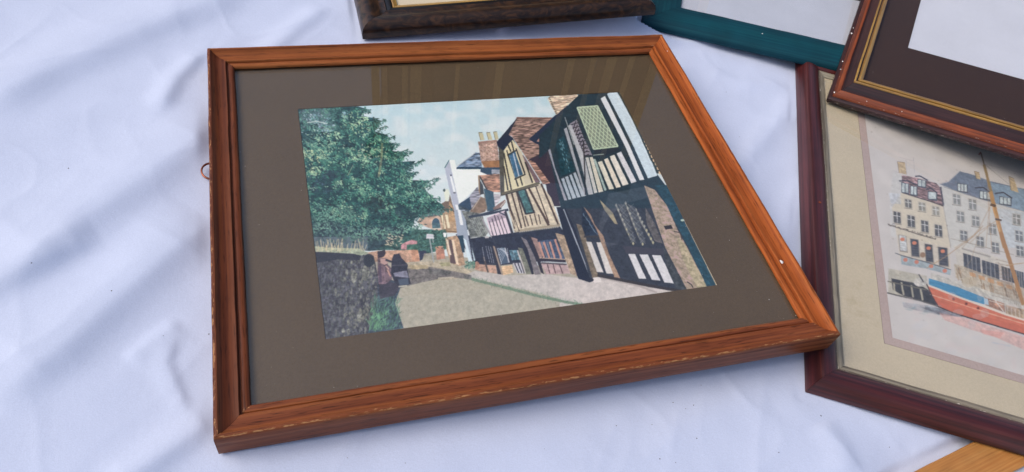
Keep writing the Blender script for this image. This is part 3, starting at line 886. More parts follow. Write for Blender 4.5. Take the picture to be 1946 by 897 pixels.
    pth = np.array([(608, 76), (648, 150), (680, 210), (712, 270), (745, 340), (775, 400), (800, 460), (825, 510), (850, 570), (880, 625), (908, 690)], float)
    c.line(pth, 40, (42, 50, 48))
    for t in np.linspace(0, len(pth) - 1.001, 20):
        i = int(t); x, y = pth[i] + (pth[i + 1] - pth[i]) * (t - i); c.poly([(x - 9, y - 12), (x + 13, y - 8), (x + 16, y + 12), (x - 5, y + 10)], tuple(np.array([198, 172, 140]) * rg.uniform(.85, 1.08)))
    # its ground floor
    c.use(*Cc)
    c.poly([(100, 120), (170, 200), (225, 330), (110, 340)], (30, 40, 56), tex=.5)
    for i in range(26):
        c.line([(110 + i * 4 + rg.uniform(-10, 10), 170 + i * 6), (118 + i * 4, 185 + i * 6)], 4, (120, 140, 160), .6)
    c.poly([(62, 250), (100, 262), (130, 345), (228, 640), (182, 648)], (112, 100, 84), tex=.4); c.poly([(112, 120), (165, 180), (200, 260), (262, 340), (302, 470), (388, 652), (350, 657), (262, 440), (215, 300)], (152, 126, 106), tex=.3)
    c.line([(118, 345), (225, 346)], 14, (56, 52, 54))
    c.poly([(232, 72), (330, 170), (368, 256), (346, 252), (270, 150)], (152, 142, 116), tex=.2)
    for q in ([(135, 382), (175, 385), (265, 610), (215, 605)], [(210, 388), (245, 388), (335, 620), (285, 618)]): c.poly(q, (202, 198, 195), tex=.08)
    for p in ([(355, 115), (420, 270), (482, 398)], [(425, 100), (490, 270), (552, 402)], [(500, 150), (545, 250), (628, 392)]):
        c.line(p, 12, (124, 124, 122), .9)
        for t in np.linspace(0, 1, 9):
            x = p[0][0] + (p[2][0] - p[0][0]) * t; y = p[0][1] + (p[2][1] - p[0][1]) * t; c.poly([(x, y - 14), (x + 9, y), (x, y + 14), (x - 9, y)], (172, 172, 160) if t < .6 else (196, 190, 150), .8)
    for q in ([(372, 110), (420, 110), (500, 380), (470, 390)], [(440, 105), (495, 130), (575, 385), (540, 395)]):
        c.poly(q, (74, 78, 86), .8, tex=.4)
        for k in range(7):
            t = k / 7; x = q[0][0] + (q[3][0] - q[0][0]) * t; y = q[0][1] + (q[3][1] - q[0][1]) * t
            c.line([(x, y), (x + 50, y + 46)], 3, (140, 142, 140), .7); c.line([(x + 6, y + 40), (x + 46, y)], 3, (140, 142, 140), .7)
    c.poly([(300, 30), (560, -20), (600, 60), (430, 100), (300, 200), (240, 330), (280, 420), (380, 400), (250, 380), (230, 260)], (92, 98, 108), .35, tex=.2)  # translucent veil: reflected haze painted over the dark front
    c.poly([(570, 130), (640, 250), (700, 400), (640, 380), (580, 250)], (104, 98, 96), .8, tex=.4)
    c.poly([(400, 412), (700, 440), (720, 480), (430, 470)], (62, 60, 70), .9)
    for q in ([(445, 475), (497, 475), (580, 658), (525, 655)], [(528, 478), (590, 478), (685, 672), (620, 665)], [(620, 482), (685, 485), (787, 693), (715, 685)]): c.poly(q, (206, 206, 210), tex=.08)
    c.line([(220, 628), (380, 662), (560, 700), (830, 748)], 22, (52, 47, 47))
    c.poly([(700, 420), (760, 520), (886, 742), (800, 730), (740, 600)], (58, 62, 66), tex=.5)
    c.poly([(560, -30), (640, 5), (730, 120), (810, 300), (882, 430), (1034, 722), (884, 744), (720, 430), (640, 200)], (164, 148, 130), tex=.4, mott=(176, 150, 146))
    c.poly([(800, 340), (860, 400), (1030, 720), (960, 730), (850, 520)], (172, 166, 130), .6, tex=.4)
    c.poly([(705, 270), (762, 262), (776, 290), (720, 297)], (40, 36, 40)); c.line([(780, 310), (830, 320), (842, 372)], 7, (60, 52, 50)); c.line([(880, 680), (910, 700), (925, 725)], 8, (50, 46, 44))
    c.poly([(640, -30), (760, -30), (852, 230), (1104, 712), (1030, 722), (890, 430), (800, 260), (720, 100)], (36, 66, 80), tex=.4)
    c.line([(870, 240), (940, 380), (1108, 715)], 18, (168, 158, 138)); c.ell(845, 228, 16, 8, (170, 190, 180))
    # the tree
    c.use(*E)
    out = [(-10, 40), (480, 42), (540, 62), (500, 110), (600, 130), (650, 150), (600, 225), (700, 255), (690, 300), (750, 325), (730, 370), (850, 385), (790, 450), (900, 445), (830, 520), (890, 535), (850, 585), (1000, 590), (960, 650), (1050, 730), (1120, 790), (900, 860), (850, 1000), (-10, 1000)]
    c.poly(out, (30, 62, 64), tex=.9)
    for (x, y, rx, ry, col) in ((150, 110, 130, 60, (150, 172, 186)), (250, 190, 70, 40, (160, 174, 196)), (390, 100, 40, 30, (168, 190, 205)), (240, 560, 150, 60, (50, 66, 80)), (600, 750, 110, 60, (44, 50, 46)), (850, 830, 260, 34, (40, 46, 54)), (250, 640, 140, 40, (52, 66, 82))):
        c.ell(x, y, rx, ry, col, .55, tex=.8)
    def boughs(n, amin, amax):
        # lit sprays over dark hollows, each spray a fan of leaves hanging down to the right
        for i in range(n):
            x = rg.uniform(10, 1100); y = rg.uniform(40, 900)
            if not inside(x, y, out): continue
            g = c.n3[int(np.clip(y, 0, 980)), int(np.clip(x, 0, 1290))] * 1.2 + rg.normal(0, .22)
            g += .30 * math.exp(-((x - 130) ** 2 + (y - 440) ** 2) / 26000) + .22 * math.exp(-((x - 480) ** 2 + (y - 420) ** 2) / 50000) + .28 * math.exp(-((x - 800) ** 2 / 60000 + (y - 690) ** 2 / 6000)) + .2 * math.exp(-((x - 300) ** 2 / 40000 + (y - 830) ** 2 / 3000))
            g -= .40 * math.exp(-((x - 220) ** 2 / 26000 + (y - 590) ** 2 / 4000)) + .55 * math.exp(-((x - 600) ** 2 / 9000 + (y - 760) ** 2 / 3000)) + .4 * math.exp(-((x - 860) ** 2 / 40000 + (y - 830) ** 2 / 800)) + .3 * math.exp(-((x - 330) ** 2 / 20000 + (y - 700) ** 2 / 2500))
            hz = max(0, 1 - math.hypot(x - 140, y - 170) / 330)
            lo_ = np.array([24, 54, 56.]); md = np.array([64, 126, 106.]); hi_ = np.array([180, 208, 170.])
            g = min(max(g - .25, 0), 1.15)
            base = lo_ + (md - lo_) * min(g / .55, 1) if g < .55 else md + (hi_ - md) * min((g - .55) / .6, 1)
            base = base * (1 - .3 * hz) + np.array([158, 180, 182.]) * .3 * hz
            a0 = rg.normal(.7, .35)
            for k in range(rg.integers(3, 7)):
                c.leaf(x + rg.normal(0, 12), y + rg.normal(0, 8), rg.uniform(amin, amax), rg.uniform(6, 10), a0 + rg.normal(0, .4), tuple(base * rg.uniform(.82, 1.16)), .92)
    boughs(1700, 16, 34)
    boughs(500, 12, 24)
    for (bx, by, sx, sy, n, col) in ((110, 430, 70, 60, 150, (196, 208, 164)), (210, 300, 90, 50, 110, (160, 192, 160)), (470, 200, 50, 60, 90, (176, 200, 160)), (560, 380, 90, 40, 110, (186, 196, 166)), (470, 640, 110, 40, 130, (152, 190, 156)), (820, 640, 120, 26, 120, (140, 186, 160)), (930, 720, 100, 30, 110, (132, 180, 156)), (420, 850, 60, 20, 70, (190, 204, 164)), (170, 770, 90, 40, 90, (140, 182, 160)), (640, 470, 90, 30, 80, (130, 176, 150)), (130, 150, 90, 50, 90, (176, 194, 204)), (620, 250, 60, 40, 60, (96, 148, 130))):
        for k in range(n // 2):
            lx, ly = bx + rg.normal(0, sx), by + rg.normal(0, sy)
            if not inside(lx, ly, out): continue
            c.leaf(lx, ly, rg.uniform(14, 28), rg.uniform(5, 9), rg.normal(.75, .5), tuple(np.array(col) * rg.uniform(.8, 1.12)), .9)
    # branch tips feathering into the sky
    for (x0, y0, x1, y1) in ((480, 70, 565, 75), (560, 190, 680, 140), (600, 210, 690, 188), (640, 300, 748, 262), (680, 340, 778, 318), (720, 420, 885, 376), (740, 400, 845, 358), (800, 510, 965, 432), (800, 560, 915, 528), (860, 640, 1075, 572), (900, 680, 1040, 610), (960, 730, 1085, 720), (1000, 800, 1165, 800), (880, 850, 1100, 820)):
        c.line([(x0, y0), (x1, y1)], 5, (62, 84, 78))
        n = int(math.hypot(x1 - x0, y1 - y0) / 3.2)
        for i in range(n):
            t = rg.random() ** .8
            c.leaf(x0 + (x1 - x0) * t, y0 + (y1 - y0) * t + rg.normal(0, 5 + 16 * (1 - t)), rg.uniform(12, 26), 8, rg.normal(.8, .5), tuple(np.array([74, 118, 110]) * rg.uniform(.55, 1.25)), .9)
    c.line([(655, 310), (650, 420), (628, 560)], 16, (150, 140, 104), .55); c.line([(440, 470), (400, 550)], 5, (150, 160, 130), .8); c.line([(100, 158), (170, 150), (250, 168)], 8, (190, 205, 200), .8)  # first stroke paints a tan glass reflection over the tree
    # lower boughs against the dark
    c.use(*F)
    c.poly([(110, 70), (260, 60), (420, 110), (600, 90), (760, 110), (640, 190), (560, 235), (500, 255), (130, 222)], (44, 58, 68), .75, tex=.6)
    for i in range(1900):
        x = rg.uniform(110, 860); y = rg.uniform(-60, 210)
        if y > 215 - (max(x - 480, 0)) * .33: continue
        g = math.exp(-((x - 260) ** 2 / 30000 + (y - 20) ** 2 / 1600)) + math.exp(-((x - 460) ** 2 / 40000 + (y - 130) ** 2 / 2500)) + math.exp(-((x - 740) ** 2 / 16000 + (y - 120) ** 2 / 2500)) + math.exp(-((x - 170) ** 2 / 6000 + (y - 100) ** 2 / 1600))
        if g < .35 and rg.random() < .75: continue
        c.leaf(x, y, rg.uniform(14, 26), 8, rg.normal(.6, .6), tuple((np.array([44, 70, 70]) + np.array([74, 92, 72]) * min(1.1, g * .9 + rg.normal(0, .25))).clip(25, 220)), .9)
    for i in range(26): c.leaf(rg.uniform(590, 700), rg.uniform(145, 215), 26, 9, rg.normal(.3, .5), (206, 192, 168), .8)
    # stone wall, verge and the two women
    c.poly([(545, 400), (700, 470), (690, 520), (660, 590), (720, 760), (470, 800), (520, 620)], (62, 74, 88), tex=.5)
    wall = [(128, 222), (440, 276), (522, 285), (545, 400), (548, 560), (510, 700), (480, 792), (195, 850)]
    c.poly(wall, (76, 76, 84), tex=.7)
    for i in range(1500):
        x = rg.uniform(140, 545); y = rg.uniform(290, 820)
        if not inside(x, y, wall): continue
        k = rg.random() * (.5 + .8 * min(1, (x - 140) / 300))
        col = np.array([46, 46, 56]) if k < .35 else (np.array([98, 102, 96]) if k < .8 else np.array([150, 152, 132]))
        c.ell(x, y, rg.uniform(2, 7), rg.uniform(4, 16), tuple(col * rg.uniform(.75, 1.15)), .45, rot=rg.uniform(-.5, .3), n=8)
    for (x, y, rx, ry) in ((390, 420, 20, 44), (345, 395, 10, 26), (330, 440, 14, 10), (345, 540, 9, 18), (430, 680, 20, 44), (335, 668, 12, 12), (320, 775, 12, 18), (355, 720, 10, 22), (270, 520, 8, 26), (470, 390, 26, 44), (355, 780, 12, 20)):
        c.ell(x, y, rx, ry, (152, 154, 136), .5, n=11, tex=.9)
    c.poly([(128, 250), (300, 268), (440, 276), (432, 312), (300, 305), (140, 330)], (42, 44, 54), .85); c.ell(490, 315, 36, 44, (40, 44, 52), .9)
    c.poly([(128, 220), (250, 232), (420, 236), (490, 268), (440, 282), (380, 270), (140, 256)], (154, 164, 142), tex=.4)
    for i in range(46):
        x = rg.uniform(150, 460); c.line([(x, 245 + rg.uniform(0, 15)), (x + rg.uniform(-14, 22), rg.uniform(170, 225))], 4, (206, 192, 156), .75)
    for i in range(260):
        x = rg.uniform(500, 690); y = rg.uniform(560, 780); c.leaf(x, y, rg.uniform(24, 60), 6, rg.normal(-1.4, .5), tuple(np.array([90, 132, 112]) * rg.uniform(.5, 1.25)), .7)
    for i in range(120):
        c.leaf(rg.uniform(490, 600), rg.uniform(650, 785), rg.uniform(24, 60), 6, rg.normal(-1.3, .5), tuple(np.array([104, 152, 116]) * rg.uniform(.7, 1.2)), .8)
    c.poly([(548, 440), (690, 470), (690, 500), (660, 545), (560, 570)], (60, 56, 66), .9, tex=.3)
    c.poly([(548, 300), (600, 300), (618, 345), (642, 370), (642, 440), (600, 470), (555, 472), (545, 400)], (104, 86, 94), tex=.6); c.poly([(565, 305), (596, 302), (616, 335), (595, 345), (566, 332)], (178, 146, 140)); c.line([(612, 375), (632, 420)], 9, (190, 150, 134)); c.line([(600, 350), (622, 372)], 7, (196, 162, 150)); c.line([(562, 350), (566, 460)], 18, (84, 70, 86)); c.line([(590, 360), (596, 455)], 6, (136, 112, 122))
    c.poly([(546, 258), (596, 247), (602, 268), (590, 290), (574, 296), (548, 300)], (52, 44, 52)); c.line([(510, 250), (600, 240)], 8, (40, 60, 64), .7); c.line([(600, 310), (640, 325)], 14, (50, 50, 62))
    c.poly([(645, 300), (652, 276), (690, 270), (705, 300), (748, 345), (742, 370), (765, 470), (700, 490), (660, 460), (635, 400), (640, 330)], (46, 46, 58), tex=.35); c.poly([(650, 398), (690, 390), (738, 382), (752, 430), (700, 425), (660, 420)], (128, 128, 146), tex=.3); c.poly([(680, 440), (748, 432), (752, 472), (690, 480)], (74, 84, 100)); c.line([(685, 486), (740, 480)], 8, (184, 184, 170)); c.line([(640, 350), (745, 345)], 5, (90, 88, 96), .7)
    # an old enlargement: with film grain
    gn = rg.normal(0, 1, (c.h // 2 + 1, c.w // 2 + 1)).repeat(2, 0).repeat(2, 1)[:c.h, :c.w]
    c.im += (gn * 3.5)[..., None]
    c.im = c.im * (1 + (c.n2 - .5) * .03)[..., None]
    # the print has faded: a slight lift of the darks and a cool cast
    c.im[:] = c.im * .965 + np.array([8, 9, 10.])
    return c


STREET = paint_street()

# ------------------------------------------------------------------ the harbour watercolour
BP, BM = np.array(FR['burg'][0]), np.array(FR['burg'][1])
BW, BH = 0.46, 0.394            # outer size of the burgundy frame
HB = 0.0062                     # height of its picture plane
IN0, IN1 = 0.0655, 0.0645       # inner edge of the wash line (sides, bottom)


def burg_px(u, v, h):
    q = RC @ (BP + BM @ np.array([u, v, h]) - CAM)
    return PCX + FPX * q[0] / q[2], PCY + FPX * q[1] / q[2]


def paint_harbour():
    u0, u1, v0, v1 = IN0, BW - IN0, IN1, BH - IN1
    quad = [burg_px(u0, v1, HB), burg_px(u1, v1, HB), burg_px(u1, v0, HB), burg_px(u0, v0, HB)]
    c = Canvas(1300, 1048, quad, (210, 202, 196))
    rg = c.rg
    c.im *= (1 + (c.n3 - .5) * .06 + (c.n1 - .5) * .03)[..., None]
    H1 = (1660, 270, 4.486); H2 = (1660, 440, 3.451)
    c.use(*H1)
    # washes
    c.poly([(170, 250), (250, 280), (600, 540), (660, 900), (150, 800), (140, 450)], (206, 204, 200), .6, tex=.15)
    c.poly([(240, 430), (330, 460), (596, 545), (660, 900), (200, 790), (160, 560)], (216, 202, 178), .9, tex=.06)
    c.poly([(575, 370), (720, 400), (1000, 500), (1290, 590), (1400, 640), (1400, 900), (660, 900)], (208, 204, 196), .95, tex=.06)
    c.poly([(1060, 560), (1300, 600), (1500, 640), (1500, 900), (1110, 900)], (198, 202, 204), .9, tex=.15)
    # roofs
    c.poly([(245, 280), (360, 300), (540, 350), (575, 390), (595, 540), (480, 500), (245, 430)], (140, 112, 112), streak=.5, tex=.4)
    c.poly([(560, 355), (640, 330), (735, 246), (860, 280), (990, 330), (1270, 395), (1500, 450), (1500, 640), (1250, 580), (900, 480), (720, 420)], (112, 124, 142), tex=.2)
    c.poly([(980, 340), (1270, 400), (1500, 450), (1500, 640), (1250, 580), (1020, 520)], (140, 162, 178), .8, tex=.2)
    c.line([(560, 355), (640, 335), (735, 247)], 9, (190, 186, 186)); c.line([(575, 380), (598, 540)], 14, (80, 76, 86)); c.line([(250, 430), (480, 502), (600, 545)], 9, (84, 74, 76)); c.line([(600, 380), (900, 480), (1290, 590)], 6, (150, 150, 150))
    for q in ([(207, 165), (268, 175), (285, 275), (222, 262)], [(862, 246), (905, 258), (914, 318), (880, 310)], [(1155, 290), (1200, 310), (1240, 430), (1175, 410)]):
        c.poly(q, (196, 172, 136), tex=.25); c.line([q[0], q[3]], 4, (120, 104, 88)); c.line(q[:2], 4, (120, 104, 88))
    # dormers
    for (x, y, w, h, k) in ((240, 340, 66, 90, 2), (315, 366, 62, 82, 2), (378, 312, 74, 66, 2), (465, 415, 80, 72, 1), (716, 345, 90, 72, 3), (905, 410, 100, 72, 3), (1075, 458, 104, 70, 3)):
        c.poly([(x, y), (x + w, y + w * .2), (x + w, y + h + w * .2), (x, y + h)], (74, 80, 92)); n = k
        for i in range(n):
            xa = x + 6 + (w - 8) * i / n; xb = x + (w - 8) * (i + 1) / n
            c.poly([(xa, y + 8 + i * 4), (xb, y + 10 + i * 4), (xb, y + h - 2 + i * 4), (xa, y + h - 6 + i * 4)], (196, 204, 202), tex=.3)
    for p in ([(222, 330), (290, 328), (380, 366)], [(358, 290), (400, 288), (466, 326)], [(450, 405), (490, 390), (548, 435)], [(868, 390), (940, 385), (1010, 440)], [(1036, 438), (1110, 428), (1185, 478)]): c.line(p, 11, (66, 66, 78))

    def win(x, y, w, h, dark=(92, 94, 96), frame=(226, 224, 218), a=.9):
        s = .19
        c.poly([(x - 8, y - 8), (x + w + 8, y - 8 + w * s), (x + w + 12, y + h + 6 + w * s), (x - 4, y + h + 6)], (186, 178, 164), .6)
        c.poly([(x, y), (x + w, y + w * s), (x + w + 5, y + h + w * s), (x + 5, y + h)], dark, a, tex=.4)
        c.line([(x + w * .5, y + w * s * .5), (x + w * .5 + 5, y + h + w * s * .5)], 6, frame); c.line([(x, y + h * .36), (x + w, y + h * .36 + w * s)], 6, frame)
        c.line([(x - 8, y + h + 8), (x + w + 10, y + h + 8 + w * s)], 4, (120, 112, 104))
    for (x, y) in ((270, 482), (388, 510), (505, 545)): win(x, y, 54, 70, (140, 136, 126) if x > 300 else (100, 98, 96))
    for (x, y) in ((172, 588), (292, 620), (408, 664), (525, 700)): win(x, y, 60, 96, (76, 76, 80))
    for (x, y) in ((680, 440), (815, 482), (712, 585), (842, 625), (740, 750), (880, 800), (985, 690), (1010, 850), (1190, 610), (1212, 752), (1220, 880), (1320, 660), (1330, 800)): win(x, y, 60, 84, (120, 122, 122) if y < 700 else (90, 94, 100), a=.75)
    c.line([(130, 705), (280, 750), (400, 790), (535, 828)], 8, (96, 86, 78), .8)
    for i in range(60):
        t = rg.random(); c.ell(130 + 405 * t, 700 + 125 * t + rg.normal(0, 5), 8, 4, (96, 88, 80), .7, n=6)
    c.line([(660, 820), (900, 880), (1200, 960)], 6, (150, 138, 120), .7); c.line([(598, 545), (662, 900)], 5, (150, 144, 138), .8)
    # ground floors
    c.use(*H2)
    c.poly([(150, 10), (500, 100), (510, 260), (340, 240), (180, 200)], (214, 198, 172), .6, tex=.15)
    for (x, y, w, h, col) in ((170, 22, 44, 108, (206, 206, 204)), (246, 46, 48, 118, (66, 68, 76)), (340, 80, 46, 120, (66, 68, 76)), (428, 100, 56, 125, (70, 72, 80))):
        c.poly([(x - 6, y - 4), (x + w + 4, y + 6), (x + w + 14, y + h + 8), (x + 4, y + h)], (150, 140, 128)); c.poly([(x, y), (x + w, y + 8), (x + w + 8, y + h), (x + 8, y + h - 8)], col, tex=.3); c.ell(x + w * .5, y + 28, 15, 12, (214, 130, 96))
        for k in range(4): c.line([(x + 4, y + 52 + k * 16), (x + w, y + 58 + k * 16)], 2, (130, 130, 134), .6)
    c.poly([(180, 150), (340, 195), (510, 250), (505, 285), (340, 240), (185, 215)], (140, 160, 170), .7, tex=.3); 
    for (x, y) in ((212, 180), (285, 195), (380, 222), (470, 252)): c.poly([(x - 24, y - 16), (x + 22, y - 6), (x + 24, y + 24), (x - 22, y + 14)], (166, 182, 190), .8); c.ell(x, y + 4, 15, 13, (208, 128, 104))
    c.line([(145, 140), (185, 155), (350, 200), (512, 250)], 5, (86, 92, 98)); c.ell(325, 152, 18, 18, (150, 118, 92))
    c.poly([(100, 240), (350, 290), (360, 370), (420, 490), (250, 440), (100, 400)], (180, 172, 150), .7, tex=.25)
    c.poly([(120, 305), (290, 340), (360, 380), (425, 490), (340, 460), (200, 420), (130, 380)], (58, 58, 62), tex=.35)
    for p in ([(135, 330), (140, 390)], [(185, 330), (200, 415)], [(250, 350), (262, 430)], [(310, 370), (325, 450)]): c.line(p, 12, (178, 170, 148))
    c.line([(95, 325), (350, 380)], 7, (110, 104, 92)); c.line([(90, 400), (300, 450), (430, 490)], 9, (96, 92, 88)); c.ell(310, 330, 44, 30, (196, 190, 180), tex=.3); c.line([(300, 280), (330, 330)], 8, (70, 66, 70))
    c.poly([(530, 90), (700, 130), (880, 190), (880, 300), (560, 260)], (206, 196, 178), .6, tex=.2)
    c.line([(580, 110), (770, 165)], 10, (120, 116, 112), .5)
    for (x, y, w, h) in ((590, 140, 110, 110), (712, 185, 110, 110), (840, 225, 80, 90), (925, 250, 60, 110)):
        c.poly([(x, y), (x + w, y + w * .28), (x + w + 8, y + h + w * .28), (x + 8, y + h)], (70, 72, 80), tex=.4)
        for k in (.25, .5, .75): c.line([(x + w * k, y + w * k * .28), (x + w * k + 7, y + h + w * k * .28)], 5, (176, 172, 164), .8)
    c.poly([(530, 210), (600, 230), (900, 340), (990, 370), (990, 470), (700, 400), (540, 300)], (186, 170, 146), .8, tex=.3)
    for k in range(26):
        x = rg.uniform(540, 980); y = 220 + (x - 540) * .33 + rg.uniform(0, 80); c.line([(x, y), (x + rg.uniform(6, 16), y + rg.uniform(30, 70))], 5, tuple(np.array([140, 108, 78]) * rg.uniform(.6, 1.3)), .7)
    for k in range(7): c.poly([(630 + k * 60, 262 + k * 20), (670 + k * 60, 274 + k * 20), (674 + k * 60, 300 + k * 20), (634 + k * 60, 288 + k * 20)], (206, 146, 92), .7)
    c.poly([(380, 270), (700, 370), (990, 470), (990, 560), (700, 440), (380, 320)], (196, 190, 178), .85, tex=.3); c.ell(630, 330, 50, 34, (196, 178, 150), .6)
    # boat
    c.poly([(870, 480), (990, 510), (1200, 560), (1200, 640), (870, 545)], (168, 140, 112), tex=.6)
    for k in range(5): c.line([(880 + k * 26, 490 + k * 7), (884 + k * 26, 545 + k * 7)], 6, (214, 204, 186), .8)
    c.poly([(730, 430), (860, 470), (865, 530), (735, 480)], (168, 126, 104), tex=.6); c.line([(760, 450), (860, 480)], 5, (220, 210, 196)); c.line([(800, 450), (860, 530)], 5, (226, 218, 206)); c.poly([(722, 432), (752, 440), (758, 482), (726, 472)], (178, 196, 208))
    c.poly([(352, 352), (560, 432), (860, 540), (990, 580), (1300, 670), (1300, 770), (990, 672), (720, 592), (520, 530), (430, 492), (385, 420)], (210, 112, 84), tex=.08, streak=.06)
    c.poly([(385, 420), (520, 482), (720, 552), (990, 622), (1300, 700), (1300, 770), (990, 672), (720, 592), (520, 530), (430, 492)], (196, 98, 74), .6, tex=.08)
    c.poly([(365, 305), (560, 365), (725, 430), (728, 475), (560, 430), (365, 345)], (70, 134, 172), tex=.08, streak=.08); c.line([(350, 346), (560, 428), (860, 538), (990, 578), (1300, 668)], 12, (228, 214, 196)); c.line([(372, 410), (560, 470), (720, 522), (990, 604)], 4, (232, 190, 160)); c.line([(350, 342), (385, 420), (430, 495)], 8, (70, 52, 54))
    for (x, y) in ((527, 440), (610, 472), (688, 500)): c.ell(x, y, 9, 9, (110, 48, 40))
    c.line([(430, 492), (520, 530), (720, 592), (990, 672), (1300, 768)], 8, (60, 50, 54))
    # water and reflections
    c.poly([(190, 460), (420, 492), (560, 560), (440, 545), (300, 520), (200, 495)], (140, 146, 154), .6, tex=.5); c.poly([(300, 490), (430, 500), (600, 560), (420, 540)], (90, 92, 104), .6, tex=.5)
    c.poly([(430, 530), (620, 572), (990, 690), (1300, 790), (1300, 860), (990, 775), (800, 690), (640, 640), (470, 580)], (220, 160, 148), .55, tex=.3); c.poly([(700, 640), (860, 660), (830, 700), (720, 670)], (220, 140, 126), .4)
    for k in range(22):
        x = rg.uniform(190, 420); y = rg.uniform(470, 540); c.line([(x, y), (x + 40, y + 9)], 5, (150, 166, 168), .5)
    c.line([(780, 725), (900, 750)], 5, (170, 180, 196), .7)
    # mast and rigging
    c.use(*H1)
    c.line([(918, 90), (945, 190)], 12, (120, 98, 74)); c.line([(945, 190), (1010, 440)], 22, (150, 124, 86)); c.line([(1000, 420), (1060, 660), (1120, 900)], 34, (184, 138, 88)); c.line([(1015, 530), (1055, 680), (1100, 830)], 10, (214, 164, 104)); c.line([(900, 108), (918, 84)], 12, (150, 84, 70)); c.line([(1000, 530), (1045, 545)], 22, (90, 70, 58)); c.line([(1040, 655), (1095, 665)], 16, (90, 70, 58))
    c.line([(945, 180), (1000, 230), (1160, 360)], 4, (150, 144, 142), .8); c.line([(950, 185), (1290, 270)], 4, (190, 180, 178), .8)
    for p in ([(975, 300), (985, 600), (960, 900)], [(1000, 440), (990, 640), (1010, 900)], [(1000, 540), (900, 740), (760, 900)], [(1050, 670), (900, 760), (700, 900)], [(1060, 700), (980, 720), (820, 860)]): c.line(p, 5, (176, 140, 106), .7)
    c.use(*H2)
    c.line([(835, 0), (905, 220), (985, 480)], 26, (172, 124, 78)); c.line([(350, 240), (480, 160), (660, 30), (720, -40)], 6, (176, 140, 104), .7); c.line([(560, 290), (640, 190), (700, 0)], 4, (170, 140, 110), .6); c.line([(870, 220), (987, 205)], 6, (186, 150, 110), .8)
    for k in range(9): c.line([(820 + k * 8, 200 + k * 6), (860 + k * 14, 440 + k * 8)], 3, (120, 98, 80), .6)
    for k in range(12): c.line([(800, 180 + k * 22), (920, 210 + k * 22)], 3, (130, 104, 84), .5)
    b = c.im.copy()
    for ax in (0, 1):
        b = (np.roll(b, 1, ax) + 2 * b + np.roll(b, -1, ax)) / 4
    c.im[:] = b + (np.array([212, 204, 200.]) - b) * .12 + np.array([2, 2, 2.])
    # pencil marks fading out, foxing
    c.use(*H1)
    for p in ([(215, 125), (340, 160), (345, 130)], [(280, 150), (285, 275)], [(345, 130), (352, 260)], [(150, 540), (210, 500)], [(170, 240), (215, 260)]): c.line(p, 3, (160, 156, 164), .6)
    c.poly([(130, 430), (230, 440), (240, 530), (150, 520)], (196, 200, 208), .5, tex=.3)
    c.use(0, 0, 1)
    for i in range(90): c.ell(rg.uniform(1640, 1946), rg.uniform(200, 800), rg.uniform(.5, 1.6), rg.uniform(.4, 1.1), (150, 136, 124), rg.uniform(.3, .8), n=7)
    for i in range(60): c.ell(rg.uniform(1690, 1946), rg.uniform(560, 740), rg.uniform(4, 14), rg.uniform(3, 9), (216, 196, 192) if rg.random() < .5 else (206, 204, 206), .25, n=10)
    return c


HARBOUR = paint_harbour()

# ------------------------------------------------------------------ the framed street photograph (main frame)
TH = R(2.2)
FW, FH, FT = 0.40, 0.33019, 0.0208
GAIN = (1.24, 1.19, 1.11)
GAIN_W = (0.93, 0.95, 0.95)
main = thing('framed_photograph', 'reddish brown wooden frame with old timbered street photograph in brown mount', 'picture frame',
             (0, 0, 0), [[math.cos(TH), 0, -math.sin(TH)], [0, 1, 0], [math.sin(TH), 0, math.cos(TH)]])
PROF = [(0.0007, 0.0, .3), (0.0, 0.0010, .4), (0.0, 0.006, 0), (0.0, 0.013, 0), (0.0, 0.0192, .25), (0.0005, 0.0203, .62), (0.0013, 0.0208, .55),
        (0.0024, 0.0207, .4), (0.0031, 0.0200, .1), (0.0042, 0.0187, 0), (0.0058, 0.0177, 0), (0.0080, 0.0171, 0), (0.0102, 0.0170, 0), (0.0120, 0.0173, .1),
        (0.0130, 0.0175, .42), (0.0134, 0.0171, .3), (0.0136, 0.0160, 0), (0.0139, 0.0154, 0), (0.0146, 0.0154, 0), (0.0150, 0.0161, .2), (0.0160, 0.0165, .25),
        (0.0178, 0.0163, .15), (0.0188, 0.0158, .35), (0.0192, 0.0150, .2), (0.0192, 0.0136, 0), (0.0130, 0.0136, 0), (0.0130, 0.0, 0)]
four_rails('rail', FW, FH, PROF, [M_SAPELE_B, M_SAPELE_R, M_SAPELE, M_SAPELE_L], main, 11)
box('backing_board', 0.0134, FW - 0.0134, 0.0134, FH - 0.0134, 0.0080, 0.0108, M_BACK, main)
PX0, PX1, PY0, PY1 = 0.0636, 0.3343, 0.0570, 0.2632
mount = window_board('mount', (0.0136, FW - 0.0136, 0.0136, FH - 0.0136), (PX0, PX1, PY0, PY1), 0.0112, 0.0117, M_MOUNT, main)
pic = sheet('photograph', PX0 - 0.0004, PX1 + 0.0004, PY0 - 0.0004, PY1 + 0.0004, 0.01118, STREET, 660, 503, M_PRINT, main, GAIN)
pic['label'] = 'faded colour photograph of a lane with half timbered houses and a green tree'
box('glass', 0.0137, FW - 0.0137, 0.0137, FH - 0.0137, 0.0120, 0.0134, M_GLASS, main)


def torus(name, r, t, mat, parent, loc, rot, sx=1.0, n=28, k=10):
    v, f = [], []
    for i in range(n):
        a = 2 * math.pi * i / n
        for j in range(k):
            b = 2 * math.pi * j / k
            v.append(((r + t * math.cos(b)) * math.cos(a) * sx, (r + t * math.cos(b)) * math.sin(a), t * math.sin(b)))
            f.append((i * k + j, ((i + 1) % n) * k + j, ((i + 1) % n) * k + (j + 1) % k, i * k + (j + 1) % k))
    o = mesh(name, v, f, mat, parent, smooth=True, loc=loc)
    o.rotation_euler = rot
    return o


